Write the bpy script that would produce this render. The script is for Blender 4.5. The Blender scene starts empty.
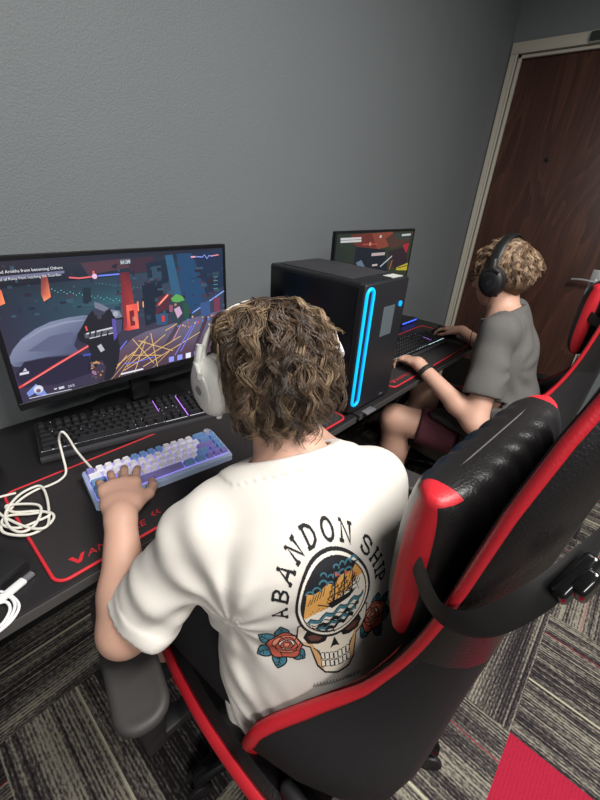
import bpy, bmesh, math, random
import numpy as np
from mathutils import Vector, Matrix
from mathutils.bvhtree import BVHTree
from mathutils.geometry import tessellate_polygon

sc = bpy.context.scene
col = sc.collection
PI = math.pi
rnd = random.Random(7)

# ------------------------------------------------------------------ camera
CAM = Vector((0.0, 0.0, 1.34))
RX = Vector((0.67172464, -0.73823652, 0.06158613))
UP = Vector((0.31282433, 0.3580316, 0.87974673))
FW = Vector((0.67151095, 0.57168191, -0.47143699))
FPX = 388.632
cd = bpy.data.cameras.new('camera')
cam = bpy.data.objects.new('camera', cd)
col.objects.link(cam)
m = Matrix((RX, UP, -FW)).transposed().to_4x4()
m.translation = CAM
cam.matrix_world = m
cd.sensor_fit = 'VERTICAL'
cd.sensor_height = 36.0
cd.lens = FPX / 800 * 36
cd.clip_start = 0.01
sc.camera = cam

# ------------------------------------------------------------------ light and exposure
sc.view_settings.view_transform = 'Standard'
sc.view_settings.look = 'None'
sc.view_settings.gamma = 1.0
sc.view_settings.use_curve_mapping = False
sc.view_settings.exposure = 0.0
w = bpy.data.worlds.new('world')
sc.world = w
w.use_nodes = True
w.node_tree.nodes['Background'].inputs[0].default_value = (0.8, 0.85, 0.9, 1)
w.node_tree.nodes['Background'].inputs[1].default_value = 0.05


def area(name, loc, sx, sy, power, colr, rot=(0, 0, 0)):
    l = bpy.data.lights.new(name, 'AREA')
    l.shape = 'RECTANGLE'
    l.size, l.size_y = sx, sy
    l.energy = power
    l.color = colr
    o = bpy.data.objects.new(name, l)
    col.objects.link(o)
    o.location = loc
    o.rotation_euler = rot
    return o


area('ceiling_lamp', (0.75, -0.60, 2.56), 1.2, 0.6, 84, (1.0, 0.97, 0.93))
area('ceiling_lamp', (-1.1, -1.6, 2.56), 1.2, 0.6, 58, (1.0, 0.97, 0.93))

# ------------------------------------------------------------------ materials
MATS = {}


def mat(name, c, rough=0.6, metal=0.0, bump=0.0, bscale=200.0, var=0.0, vscale=30.0, spec=0.5, emit=None, estr=1.0,
        sheen=0.0, coat=0.0, sss=0.0):
    if name in MATS:
        return MATS[name]
    M = bpy.data.materials.new(name)
    M.use_nodes = True
    nt = M.node_tree
    b = nt.nodes['Principled BSDF']
    b.inputs['Base Color'].default_value = (*c, 1)
    b.inputs['Roughness'].default_value = rough
    b.inputs['Metallic'].default_value = metal
    b.inputs['Specular IOR Level'].default_value = spec
    if sheen:
        b.inputs['Sheen Weight'].default_value = sheen
    if coat:
        b.inputs['Coat Weight'].default_value = coat
    if sss:
        b.inputs['Subsurface Weight'].default_value = sss
        b.inputs['Subsurface Radius'].default_value = (0.02, 0.008, 0.004)
        b.inputs['Subsurface Scale'].default_value = 0.4
    if emit:
        b.inputs['Emission Color'].default_value = (*emit, 1)
        b.inputs['Emission Strength'].default_value = estr
    tc = nt.nodes.new('ShaderNodeTexCoord')
    if var:
        n = nt.nodes.new('ShaderNodeTexNoise')
        n.inputs['Scale'].default_value = vscale
        n.inputs['Detail'].default_value = 4
        nt.links.new(tc.outputs['Object'], n.inputs['Vector'])
        r = nt.nodes.new('ShaderNodeMix')
        r.data_type = 'RGBA'
        r.inputs[6].default_value = tuple(max(0, x * (1 - var)) for x in c) + (1,)
        r.inputs[7].default_value = tuple(min(1, x * (1 + var)) for x in c) + (1,)
        nt.links.new(n.outputs['Fac'], r.inputs[0])
        nt.links.new(r.outputs[2], b.inputs['Base Color'])
    if bump:
        n = nt.nodes.new('ShaderNodeTexNoise')
        n.inputs['Scale'].default_value = bscale
        n.inputs['Detail'].default_value = 3
        nt.links.new(tc.outputs['Object'], n.inputs['Vector'])
        bp = nt.nodes.new('ShaderNodeBump')
        bp.inputs['Strength'].default_value = bump
        bp.inputs['Distance'].default_value = 0.002
        nt.links.new(n.outputs['Fac'], bp.inputs['Height'])
        nt.links.new(bp.outputs['Normal'], b.inputs['Normal'])
    MATS[name] = M
    return M


def vcmat(name, rough=0.7, emission=0.0, spec=0.3, bump=0.0, bscale=600):
    """material that takes its colour from the mesh's own 'Col' attribute"""
    if name in MATS:
        return MATS[name]
    M = mat(name, (1, 1, 1), rough=rough, spec=spec, bump=bump, bscale=bscale)
    nt = M.node_tree
    b = nt.nodes['Principled BSDF']
    a = nt.nodes.new('ShaderNodeAttribute')
    a.attribute_name = 'Col'
    if emission:
        b.inputs['Base Color'].default_value = (0.01, 0.01, 0.01, 1)
        nt.links.new(a.outputs['Color'], b.inputs['Emission Color'])
        b.inputs['Emission Strength'].default_value = emission
    else:
        nt.links.new(a.outputs['Color'], b.inputs['Base Color'])
    return M


def lin(r, g, b):
    f = lambda v: (v / 255 / 12.92) if v / 255 <= 0.04045 else ((v / 255 + 0.055) / 1.055) ** 2.4
    return (f(r), f(g), f(b))


# ------------------------------------------------------------------ object helpers
def tag(o, label=None, cat=None, group=None, kind=None):
    if label:
        o['label'] = label
    if cat:
        o['category'] = cat
    if group:
        o['group'] = group
    if kind:
        o['kind'] = kind
    return o


def thing(name, label, cat, loc=(0, 0, 0), rz=0.0, group=None):
    o = bpy.data.objects.new(name, None)
    o.empty_display_size = 0.05
    col.objects.link(o)
    o.location = loc
    o.rotation_euler = (0, 0, rz)
    return tag(o, label, cat, group)


def finish(name, me, material, parent=None, smooth=True, label=None):
    for mm in (material if isinstance(material, (list, tuple)) else [material]):
        me.materials.append(mm)
    if smooth:
        me.polygons.foreach_set('use_smooth', [True] * len(me.polygons))
    o = bpy.data.objects.new(name, me)
    col.objects.link(o)
    if parent is not None:
        o.parent = parent
    if label:
        o['label'] = label
    return o


def obj(name, bm, material, parent=None, smooth=False, label=None, sharp=35):
    bmesh.ops.recalc_face_normals(bm, faces=bm.faces)
    me = bpy.data.meshes.new(name)
    bm.to_mesh(me)
    bm.free()
    o = finish(name, me, material, parent, smooth, label)
    if smooth and sharp:
        try:
            me.set_sharp_from_angle(angle=math.radians(sharp))
        except Exception:
            pass
    return o


def pyobj(name, vs, fs, material, parent=None, smooth=True, label=None, cols=None):
    me = bpy.data.meshes.new(name)
    me.from_pydata([tuple(v) for v in vs], [], [tuple(f) for f in fs])
    me.update()
    if cols is not None:
        a = me.color_attributes.new('Col', 'FLOAT_COLOR', 'POINT')
        a.data.foreach_set('color', np.asarray(cols, dtype=np.float32).ravel())
    return finish(name, me, material, parent, smooth, label)


def struct(o):
    o['kind'] = 'structure'
    return o


def box(bm, lo, hi, bev=0.0, seg=2, M=None):
    lo = Vector(lo)
    hi = Vector(hi)
    r = bmesh.ops.create_cube(bm, size=1.0)
    vs = r['verts']
    for v in vs:
        v.co = Vector(((v.co.x + .5) * (hi.x - lo.x) + lo.x, (v.co.y + .5) * (hi.y - lo.y) + lo.y,
                       (v.co.z + .5) * (hi.z - lo.z) + lo.z))
    if M is not None:
        bmesh.ops.transform(bm, matrix=M, verts=vs)
    if bev:
        es = list({e for v in vs for e in v.link_edges})
        bmesh.ops.bevel(bm, geom=es, offset=bev, segments=seg, profile=0.5, affect='EDGES')


def boxo(name, lo, hi, material, parent=None, bev=0.0, seg=2, M=None, label=None, smooth=False):
    bm = bmesh.new()
    box(bm, lo, hi, bev, seg, M)
    return obj(name, bm, material, parent, smooth or bev > 0, label)


def cyl(bm, p0, p1, r0, r1=None, n=24, bev=0.0):
    r1 = r0 if r1 is None else r1
    p0 = Vector(p0)
    p1 = Vector(p1)
    d = p1 - p0
    q = d.to_track_quat('Z', 'Y').to_matrix().to_4x4()
    q.translation = (p0 + p1) / 2
    r = bmesh.ops.create_cone(bm, cap_ends=True, segments=n, radius1=r0, radius2=r1, depth=d.length, matrix=q)
    if bev:
        es = [e for e in {e for v in r['verts'] for e in v.link_edges} if len(e.link_faces) == 2 and
              any(len(f.verts) > 4 for f in e.link_faces)]
        bmesh.ops.bevel(bm, geom=es, offset=bev, segments=2, profile=0.5, affect='EDGES')


def catmull(pts, n=8, closed=False):
    P = [Vector(p) for p in pts]
    out = []
    L = len(P)
    rng = range(L if closed else L - 1)
    for i in rng:
        if closed:
            a, b, c, d = P[(i - 1) % L], P[i], P[(i + 1) % L], P[(i + 2) % L]
        else:
            a, b, c, d = P[max(i - 1, 0)], P[i], P[i + 1], P[min(i + 2, L - 1)]
        for k in range(n):
            t = k / n
            out.append(0.5 * ((2 * b) + (c - a) * t + (2 * a - 5 * b + 4 * c - d) * t * t +
                              (3 * b - a - 3 * c + d) * t ** 3))
    if not closed:
        out.append(P[-1])
    return out


def tube(bm, pts, r, n=8, closed=False, flat=None, upv=(0, 0, 1)):
    """tube along pts; r a number or a list; flat=(rw, rh): a ribbon section with rw sideways"""
    P = [Vector(p) for p in pts]
    L = len(P)
    rings = []
    nrm = None
    for i in range(L):
        if closed:
            t = P[(i + 1) % L] - P[(i - 1) % L]
        else:
            t = P[min(i + 1, L - 1)] - P[max(i - 1, 0)]
        if t.length < 1e-9:
            t = Vector((0, 0, 1))
        t.normalize()
        if flat:
            u = Vector(upv) if not callable(upv) else Vector(upv(P[i]))
            side = t.cross(u).normalized()
            nn = side.cross(t).normalized()
        else:
            if nrm is None:
                nrm = t.orthogonal().normalized()
            nrm = (nrm - t * nrm.dot(t)).normalized()
            nn = nrm
            side = t.cross(nn)
        ri = r[i] if isinstance(r, (list, tuple)) else r
        ring = []
        for k in range(n):
            a = 2 * PI * k / n
            if flat:
                ring.append(bm.verts.new(P[i] + side * math.cos(a) * flat[0] * ri + nn * math.sin(a) * flat[1] * ri))
            else:
                ring.append(bm.verts.new(P[i] + side * math.cos(a) * ri + nn * math.sin(a) * ri))
        rings.append(ring)
    for i in range(L if closed else L - 1):
        A, B = rings[i], rings[(i + 1) % L]
        for k in range(n):
            bm.faces.new((A[k], A[(k + 1) % n], B[(k + 1) % n], B[k]))
    if not closed:
        bm.faces.new(rings[0][::-1])
        bm.faces.new(rings[-1])


def tubeo(name, pts, r, material, parent=None, n=8, closed=False, sub=6, flat=None, upv=(0, 0, 1), label=None):
    bm = bmesh.new()
    tube(bm, catmull(pts, sub, closed) if sub > 1 else pts, r, n, closed, flat, upv)
    return obj(name, bm, material, parent, True, label, sharp=50)


def prism(bm, pts, axis_o, ax, ay, az, d):
    """extrude the 2-D outline pts (in plane o, ax, ay) by d along az"""
    o, ax, ay, az = Vector(axis_o), Vector(ax), Vector(ay), Vector(az)
    a = [bm.verts.new(o + ax * p[0] + ay * p[1]) for p in pts]
    b = [bm.verts.new(o + ax * p[0] + ay * p[1] + az * d) for p in pts]
    n = len(pts)
    bm.faces.new(a)
    bm.faces.new(b[::-1])
    for i in range(n):
        bm.faces.new((a[i], b[i], b[(i + 1) % n], a[(i + 1) % n]))


def rrect(w, h, r, n=6):
    out = []
    for cx, cy, a0 in ((w / 2 - r, h / 2 - r, 0), (-w / 2 + r, h / 2 - r, 90), (-w / 2 + r, -h / 2 + r, 180),
                       (w / 2 - r, -h / 2 + r, 270)):
        for k in range(n + 1):
            a = math.radians(a0 + 90 * k / n)
            out.append((cx + r * math.cos(a), cy + r * math.sin(a)))
    return out


def copy_tree(o, parent=None):
    c = o.copy()
    col.objects.link(c)
    if parent is not None:
        c.parent = parent
    for ch in [x for x in bpy.data.objects if x.parent == o]:
        copy_tree(ch, c)
    return c


# ------------------------------------------------------------------ signed distance fields for soft shapes
class Field:
    def __init__(self, lo, hi, h):
        self.lo = np.array(lo, float)
        self.h = h
        self.n = np.maximum(np.ceil((np.array(hi, float) - self.lo) / h).astype(int) + 1, 4)
        self.ax = [self.lo[i] + np.arange(self.n[i]) * h for i in range(3)]
        self.F = np.full(self.n, 0.2, dtype=np.float32)

    def sub(self, lo, hi, pad):
        s = []
        for i in range(3):
            a = int(np.clip(np.floor((lo[i] - pad - self.lo[i]) / self.h), 0, self.n[i] - 1))
            b = int(np.clip(np.ceil((hi[i] + pad - self.lo[i]) / self.h) + 1, a + 1, self.n[i]))
            s.append(slice(a, b))
        s = tuple(s)
        g = np.meshgrid(*[self.ax[i][s[i]] for i in range(3)], indexing='ij', sparse=False)
        return s, np.stack(g, -1).astype(np.float32)

    def grid(self):
        return np.stack(np.meshgrid(*self.ax, indexing='ij'), -1).astype(np.float32)

    def put(self, s, d, k, op='add'):
        A = self.F[s]
        if op == 'add':
            if k > 0:
                hh = np.clip(0.5 + 0.5 * (A - d) / k, 0, 1)
                self.F[s] = A * (1 - hh) + d * hh - k * hh * (1 - hh)
            else:
                self.F[s] = np.minimum(A, d)
        else:
            if k > 0:
                hh = np.clip(0.5 - 0.5 * (A + d) / k, 0, 1)
                self.F[s] = A * (1 - hh) - d * hh + k * hh * (1 - hh)
            else:
                self.F[s] = np.maximum(A, -d)

    def cone(self, a, b, ra, rb, k=0.02, op='add'):
        a = np.array(a, float)
        b = np.array(b, float)
        r = max(ra, rb)
        s, P = self.sub(np.minimum(a, b) - r, np.maximum(a, b) + r, k + 2 * self.h + 0.03)
        ba = b - a
        pa = P - a
        t = np.clip((pa @ ba) / max(ba @ ba, 1e-12), 0, 1)
        d = np.linalg.norm(pa - t[..., None] * ba, axis=-1) - (ra + (rb - ra) * t)
        self.put(s, d, k, op)

    def ecap(self, a, b, r1, r2, side, k=0.02, op='add'):
        """elliptic capsule: r=(half width along side, half depth)"""
        a = np.array(a, float)
        b = np.array(b, float)
        side = np.array(side, float)
        ba = b - a
        L = np.linalg.norm(ba)
        ax = ba / L
        side = side - ax * (side @ ax)
        side /= np.linalg.norm(side)
        dep = np.cross(ax, side)
        R = max(*r1, *r2)
        s, P = self.sub(np.minimum(a, b) - R, np.maximum(a, b) + R, k + 2 * self.h + 0.03)
        pa = P - a
        w = pa @ ax
        t = np.clip(w / L, 0, 1)
        wx = w - t * L
        u = pa @ side
        v = pa @ dep
        rx = r1[0] + (r2[0] - r1[0]) * t
        ry = r1[1] + (r2[1] - r1[1]) * t
        rz = np.minimum(rx, ry)
        k0 = np.sqrt((u / rx) ** 2 + (v / ry) ** 2 + (wx / rz) ** 2) + 1e-6
        k1 = np.sqrt((u / rx ** 2) ** 2 + (v / ry ** 2) ** 2 + (wx / rz ** 2) ** 2) + 1e-6
        self.put(s, k0 * (k0 - 1) / k1, k, op)

    def ell(self, c, r, M=None, k=0.02, op='add'):
        c = np.array(c, float)
        r = np.array(r, float)
        R = r.max()
        s, P = self.sub(c - R, c + R, k + 2 * self.h + 0.03)
        q = P - c
        if M is not None:
            q = q @ np.array(M, float)       # columns of M are the local axes
        k0 = np.linalg.norm(q / r, axis=-1) + 1e-6
        k1 = np.linalg.norm(q / r ** 2, axis=-1) + 1e-6
        self.put(s, k0 * (k0 - 1) / k1, k, op)

    def mesh(self):
        F = self.F.copy()
        for i in range(3):
            sl = [slice(None)] * 3
            sl[i] = 0
            F[tuple(sl)] = np.maximum(F[tuple(sl)], 0.001)
            sl[i] = -1
            F[tuple(sl)] = np.maximum(F[tuple(sl)], 0.001)
        F[F == 0] = 1e-6
        S = F < 0
        nx, ny, nz = F.shape
        cnt = np.zeros((nx - 1, ny - 1, nz - 1), np.float32)
        acc = np.zeros((nx - 1, ny - 1, nz - 1, 3), np.float32)
        for ax in range(3):
            oth = [i for i in range(3) if i != ax]
            for da in (0, 1):
                for db in (0, 1):
                    o = [0, 0, 0]
                    o[oth[0]] = da
                    o[oth[1]] = db
                    e = list(o)
                    e[ax] = 1
                    A = F[o[0]:nx - 1 + o[0], o[1]:ny - 1 + o[1], o[2]:nz - 1 + o[2]]
                    B = F[e[0]:nx - 1 + e[0], e[1]:ny - 1 + e[1], e[2]:nz - 1 + e[2]]
                    m_ = (A < 0) != (B < 0)
                    t = np.where(m_, A / np.where(m_, A - B, 1), 0)
                    cnt += m_
                    for i in range(3):
                        acc[..., i] += m_ * (t if i == ax else o[i])
        act = cnt > 0
        idx = np.full(act.shape, -1, np.int64)
        idx[act] = np.arange(act.sum())
        ijk = np.argwhere(act)
        V = self.lo + (ijk + acc[act] / cnt[act][:, None]) * self.h
        faces = []
        for ax in range(3):
            sa = [slice(0, -1) if i == ax else slice(None) for i in range(3)]
            sb = [slice(1, None) if i == ax else slice(None) for i in range(3)]
            A = S[tuple(sa)]
            B = S[tuple(sb)]
            q = np.argwhere(A != B)
            fl = A[tuple(q.T)]
            u, v = (ax + 1) % 3, (ax + 2) % 3
            ok = (q[:, u] > 0) & (q[:, v] > 0) & (q[:, u] < self.n[u] - 1) & (q[:, v] < self.n[v] - 1)
            q = q[ok]
            fl = fl[ok]

            def cell(du, dv):
                c = q.copy()
                c[:, u] -= du
                c[:, v] -= dv
                return idx[c[:, 0], c[:, 1], c[:, 2]]
            Q = np.stack([cell(1, 1), cell(0, 1), cell(0, 0), cell(1, 0)], 1)
            Q[~fl] = Q[~fl][:, ::-1]
            faces.append(Q)
        return V, np.concatenate(faces)


def relax(V, Fq, it=2, lam=0.5):
    V = V.copy()
    n = len(V)
    E = np.concatenate([Fq[:, [0, 1]], Fq[:, [1, 2]], Fq[:, [2, 3]], Fq[:, [3, 0]]])
    a = np.concatenate([E[:, 0], E[:, 1]])
    b = np.concatenate([E[:, 1], E[:, 0]])
    c = np.bincount(a, minlength=n)[:, None] + 1e-9
    for _ in range(it):
        s = np.stack([np.bincount(a, weights=V[b, i], minlength=n) for i in range(3)], 1)
        V = V + lam * (s / c - V)
    return V


def sdfobj(name, fld, material, parent=None, it=2, lam=0.5, label=None):
    V, Q = fld.mesh()
    V = relax(V, Q, it, lam)
    me = bpy.data.meshes.new(name)
    me.vertices.add(len(V))
    me.vertices.foreach_set('co', V.astype(np.float32).ravel())
    me.loops.add(len(Q) * 4)
    me.loops.foreach_set('vertex_index', Q.astype(np.int32).ravel())
    me.polygons.add(len(Q))
    me.polygons.foreach_set('loop_start', np.arange(len(Q), dtype=np.int32) * 4)
    me.update(calc_edges=True)
    me.validate()
    return finish(name, me, material, parent, True, label)


_g = np.random.RandomState(3).rand(34, 34, 34).astype(np.float32)


def vnoise(P, freq):
    q = (P * freq) % 32.0
    i = np.floor(q).astype(int)
    f = q - i
    f = f * f * (3 - 2 * f)
    i = i % 32
    out = 0
    for dx in (0, 1):
        for dy in (0, 1):
            for dz in (0, 1):
                wgt = (f[..., 0] if dx else 1 - f[..., 0]) * (f[..., 1] if dy else 1 - f[..., 1]) * \
                      (f[..., 2] if dz else 1 - f[..., 2])
                out = out + wgt * _g[i[..., 0] + dx, i[..., 1] + dy, i[..., 2] + dz]
    return out


# ------------------------------------------------------------------ flat coloured artwork (prints, screens)
class Art:
    """flat artwork in 2-D; later polygons lie above earlier ones"""

    def __init__(self):
        self.v = []
        self.f = []
        self.c = []
        self.layer = 0

    def poly(self, pts, c, cs=None):
        if len(pts) < 3:
            return
        self.layer += 1
        base = len(self.v)
        tri = tessellate_polygon([[Vector((p[0], p[1], 0)) for p in pts]])
        for i, p in enumerate(pts):
            self.v.append((p[0], p[1], self.layer))
            self.c.append(cs[i] if cs else c)
        for t in tri:
            a, b, d = [Vector(pts[i]) for i in t]
            if (b - a).cross(d - a) < 0:
                t = (t[0], t[2], t[1])
            self.f.append(tuple(base + i for i in t))

    def stroke(self, pts, wd, c, closed=False, taper=False):
        P = [Vector((p[0], p[1])) for p in pts]
        n = len(P)
        self.layer += 1
        base = len(self.v)
        for i in range(n):
            if closed:
                t = P[(i + 1) % n] - P[(i - 1) % n]
            else:
                t = P[min(i + 1, n - 1)] - P[max(i - 1, 0)]
            t = t.normalized() if t.length > 0 else Vector((1, 0))
            nn = Vector((-t.y, t.x))
            w2 = wd / 2
            if taper:
                w2 *= max(0.15, math.sin(PI * (i + .5) / n))
            for s in (-1, 1):
                q = P[i] + nn * s * w2
                self.v.append((q.x, q.y, self.layer))
                self.c.append(c)
        for i in range(n if closed else n - 1):
            a, b = base + 2 * i, base + 2 * ((i + 1) % n)
            self.f.append((a, b, b + 1, a + 1))

    def circle(self, x, y, r, c, ry=None, n=28, rot=0):
        ry = ry or r
        p = []
        for k in range(n):
            a = 2 * PI * k / n
            u, v = r * math.cos(a), ry * math.sin(a)
            p.append((x + u * math.cos(rot) - v * math.sin(rot), y + u * math.sin(rot) + v * math.cos(rot)))
        self.poly(p, c)

    def text(self, s, x, y, size, c, rot=0.0, shear=0.0, sx=1.0, spacing=1.0):
        cu = bpy.data.curves.new('t', 'FONT')
        cu.body = s
        cu.size = size
        cu.shear = shear
        cu.space_character = spacing
        cu.resolution_u = 2
        o = bpy.data.objects.new('t', cu)
        col.objects.link(o)
        dg = bpy.context.evaluated_depsgraph_get()
        me = o.evaluated_get(dg).to_mesh()
        self.layer += 1
        base = len(self.v)
        ca, sa = math.cos(rot), math.sin(rot)
        for v in me.vertices:
            u, q = v.co.x * sx, v.co.y
            self.v.append((x + u * ca - q * sa, y + u * sa + q * ca, self.layer))
            self.c.append(c)
        for p in me.polygons:
            self.f.append(tuple(base + i for i in p.vertices))
        o.to_mesh_clear()
        bpy.data.objects.remove(o)
        bpy.data.curves.remove(cu)

    def build(self, name, place, material, parent=None, dz=0.0002, maxe=None, label=None):
        """place(u, v, height) -> world point or None"""
        bm = bmesh.new()
        cl = bm.verts.layers.float_color.new('Col')
        vs = []
        for (x, y, l), c in zip(self.v, self.c):
            v = bm.verts.new((x, y, l))
            v[cl] = (*c, 1)
            vs.append(v)
        for f in self.f:
            try:
                bm.faces.new([vs[i] for i in f])
            except ValueError:
                pass
        if maxe:
            bmesh.ops.triangulate(bm, faces=[f for f in bm.faces if len(f.verts) > 4])
            for _ in range(6):
                es = [e for e in bm.edges if (e.verts[0].co.xy - e.verts[1].co.xy).length > maxe]
                if not es:
                    break
                bmesh.ops.subdivide_edges(bm, edges=es, cuts=1, use_grid_fill=False)
                bmesh.ops.triangulate(bm, faces=[f for f in bm.faces if len(f.verts) > 3])
        bad = []
        for v in bm.verts:
            p = place(v.co.x, v.co.y, v.co.z * dz)
            if p is None:
                bad.append(v)
            else:
                v.co = p
        bmesh.ops.delete(bm, geom=bad, context='VERTS')
        me = bpy.data.meshes.new(name)
        bm.to_mesh(me)
        bm.free()
        return finish(name, me, material, parent, False, label)

    def raster(self, name, place, step, material, parent=None):
        """one fine layer: every little cell takes the colour of the topmost shape over it"""
        V = np.array(self.v)
        lo = V[:, :2].min(0) - step
        n = np.ceil((V[:, :2].max(0) + step - lo) / step).astype(int)
        img = np.zeros((n[0], n[1], 3), np.float32)
        on = np.zeros((n[0], n[1]), bool)
        for f in self.f:
            c = self.c[f[0]]
            for t in ([f] if len(f) == 3 else [(f[0], f[i], f[i + 1]) for i in range(1, len(f) - 1)]):
                P = V[list(t), :2]
                a = np.maximum(np.floor((P.min(0) - lo) / step - .5).astype(int), 0)
                b = np.minimum(np.ceil((P.max(0) - lo) / step + .5).astype(int), n)
                if (b <= a).any():
                    continue
                X, Y = np.meshgrid(lo[0] + (np.arange(a[0], b[0]) + .5) * step, lo[1] + (np.arange(a[1], b[1]) + .5) * step, indexing='ij')
                d = (P[1, 0] - P[0, 0]) * (P[2, 1] - P[0, 1]) - (P[2, 0] - P[0, 0]) * (P[1, 1] - P[0, 1])
                if abs(d) < 1e-12:
                    continue
                w1 = ((X - P[0, 0]) * (P[2, 1] - P[0, 1]) - (P[2, 0] - P[0, 0]) * (Y - P[0, 1])) / d
                w2 = ((P[1, 0] - P[0, 0]) * (Y - P[0, 1]) - (X - P[0, 0]) * (P[1, 1] - P[0, 1])) / d
                mk = (w1 >= -1e-6) & (w2 >= -1e-6) & (w1 + w2 <= 1 + 1e-6)
                img[a[0]:b[0], a[1]:b[1]][mk] = c
                on[a[0]:b[0], a[1]:b[1]][mk] = True
        idx = {}
        vs, fs, cc = [], [], []

        def vert(i, j):
            k = (i, j)
            if k not in idx:
                p = place(lo[0] + i * step, lo[1] + j * step, 0.0)
                idx[k] = -1 if p is None else len(vs)
                if p is not None:
                    vs.append(p)
            return idx[k]
        for i, j in np.argwhere(on):
            q = [vert(i, j), vert(i + 1, j), vert(i + 1, j + 1), vert(i, j + 1)]
            if min(q) < 0:
                continue
            if max((vs[q[0]] - vs[q[2]]).length, (vs[q[1]] - vs[q[3]]).length) > .008:
                continue
            fs.append(q)
            cc.append(img[i, j])
        me = bpy.data.meshes.new(name)
        me.from_pydata([tuple(v) for v in vs], [], fs)
        a = me.color_attributes.new('Col', 'FLOAT_COLOR', 'CORNER')
        a.data.foreach_set('color', np.repeat(np.concatenate([np.array(cc), np.ones((len(cc), 1))], 1), 4, 0).astype(np.float32).ravel())
        return finish(name, me, material, parent, True)


def at(x, y, Y):
    """point on the plane Y = const seen at a pixel of the photograph"""
    d = FW + RX * ((x - 300) / FPX) - UP * ((y - 400) / FPX)
    return CAM + d * ((Y - CAM.y) / d.y)
# ================================================================== the room
XR, YW, ZC = 3.06, 1.145, 2.60
XL, YF = -2.0, -2.9

wallm = mat('wall_paint', lin(114, 119, 122), rough=0.62, bump=0.4, bscale=230, var=0.05, vscale=3)
_b = [n for n in wallm.node_tree.nodes if n.type == 'BUMP'][0]
_b.inputs['Distance'].default_value = 0.003
trimm = mat('trim_paint', lin(196, 190, 176), rough=0.45)


def wallq(name, lo, hi, material=wallm):
    return struct(boxo(name, lo, hi, material))


wallq('wall_back', (XL, YW, 0), (XR + .1, YW + .1, ZC))
# right wall round the door opening
DY0, DY1, DH = 0.215, 1.092, 2.135
bm = bmesh.new()
box(bm, (XR, DY1, 0), (XR + .1, YW, ZC))
box(bm, (XR, YF, 0), (XR + .1, DY0, ZC))
box(bm, (XR, DY0, DH), (XR + .1, DY1, ZC))
struct(obj('wall_right', bm, wallm))
wallq('wall_left', (XL - .1, YF, 0), (XL, YW, ZC))
wallq('wall_front', (XL - .1, YF - .1, 0), (XR + .1, YF, ZC))
wallq('ceiling', (XL - .1, YF - .1, ZC), (XR + .2, YW + .1, ZC + .05), mat('ceiling_paint', (0.62, 0.62, 0.6), 0.9))

# carpet tiles: half metre squares, each turned a quarter from its neighbours, one red
fm = bpy.data.materials.new('carpet_tiles')
fm.use_nodes = True
nt = fm.node_tree
N = nt.nodes.new
Lk = nt.links.new
bs = nt.nodes['Principled BSDF']
bs.inputs['Roughness'].default_value = 0.95
bs.inputs['Specular IOR Level'].default_value = 0.1


def mth(op, a=None, b=None, c=None):
    n = N('ShaderNodeMath')
    n.operation = op
    for i, v in enumerate((a, b, c)):
        if v is None:
            continue
        if isinstance(v, (int, float)):
            n.inputs[i].default_value = v
        else:
            Lk(v, n.inputs[i])
    return n.outputs[0]


tc = N('ShaderNodeTexCoord')
sp = N('ShaderNodeSeparateXYZ')
Lk(tc.outputs['Object'], sp.inputs[0])
gx = mth('DIVIDE', mth('SUBTRACT', sp.outputs[0], 0.864), 0.5)
gy = mth('DIVIDE', mth('ADD', sp.outputs[1], 0.15), 0.5)
ix, iy = mth('FLOOR', gx), mth('FLOOR', gy)
fx, fy = mth('SUBTRACT', gx, ix), mth('SUBTRACT', gy, iy)
par = mth('MODULO', mth('ADD', mth('ADD', ix, iy), 100.0), 2.0)      # 1: pile lines run along Y
inv = mth('SUBTRACT', 1.0, par)
cross = mth('ADD', mth('MULTIPLY', fx, par), mth('MULTIPLY', fy, inv))
along = mth('ADD', mth('MULTIPLY', fy, par), mth('MULTIPLY', fx, inv))
seed = mth('ADD', mth('MULTIPLY', ix, 7.13), mth('MULTIPLY', iy, 3.71))


def noise(cs, als, detail=2.0, sd=0.0):
    cb = N('ShaderNodeCombineXYZ')
    Lk(mth('MULTIPLY', cross, cs), cb.inputs[0])
    Lk(mth('MULTIPLY', along, als), cb.inputs[1])
    Lk(mth('ADD', seed, sd), cb.inputs[2])
    n = N('ShaderNodeTexNoise')
    n.inputs['Scale'].default_value = 1.0
    n.inputs['Detail'].default_value = detail
    Lk(cb.outputs[0], n.inputs['Vector'])
    return n.outputs['Fac']


broad = noise(7, 0.6, 1, 0)
fine = noise(110, 45, 1, 5)
rib = mth('MULTIPLY_ADD', mth('SINE', mth('MULTIPLY', cross, 2 * PI * 55)), 0.5, 0.5)
thin = noise(60, 0.5, 0, 9)
v1 = mth('ADD', mth('MULTIPLY', mth('SUBTRACT', broad, 0.5), 2.0), mth('MULTIPLY', mth('SUBTRACT', fine, 0.5), 1.5))
v1 = mth('ADD', v1, mth('MULTIPLY', mth('SUBTRACT', rib, 0.5), 0.45))
v1 = mth('ADD', v1, mth('MULTIPLY', mth('SUBTRACT', thin, 0.5), 1.5))
v1 = mth('ADD', v1, 0.42)
cr = N('ShaderNodeValToRGB')
e = cr.color_ramp.elements
e[0].position = 0.0
e[0].color = (*lin(40, 36, 39), 1)
e[1].position = 1.0
e[1].color = (*lin(142, 137, 123), 1)
k = cr.color_ramp.elements.new(0.5)
k.color = (*lin(80, 75, 73), 1)
Lk(v1, cr.inputs[0])
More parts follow.
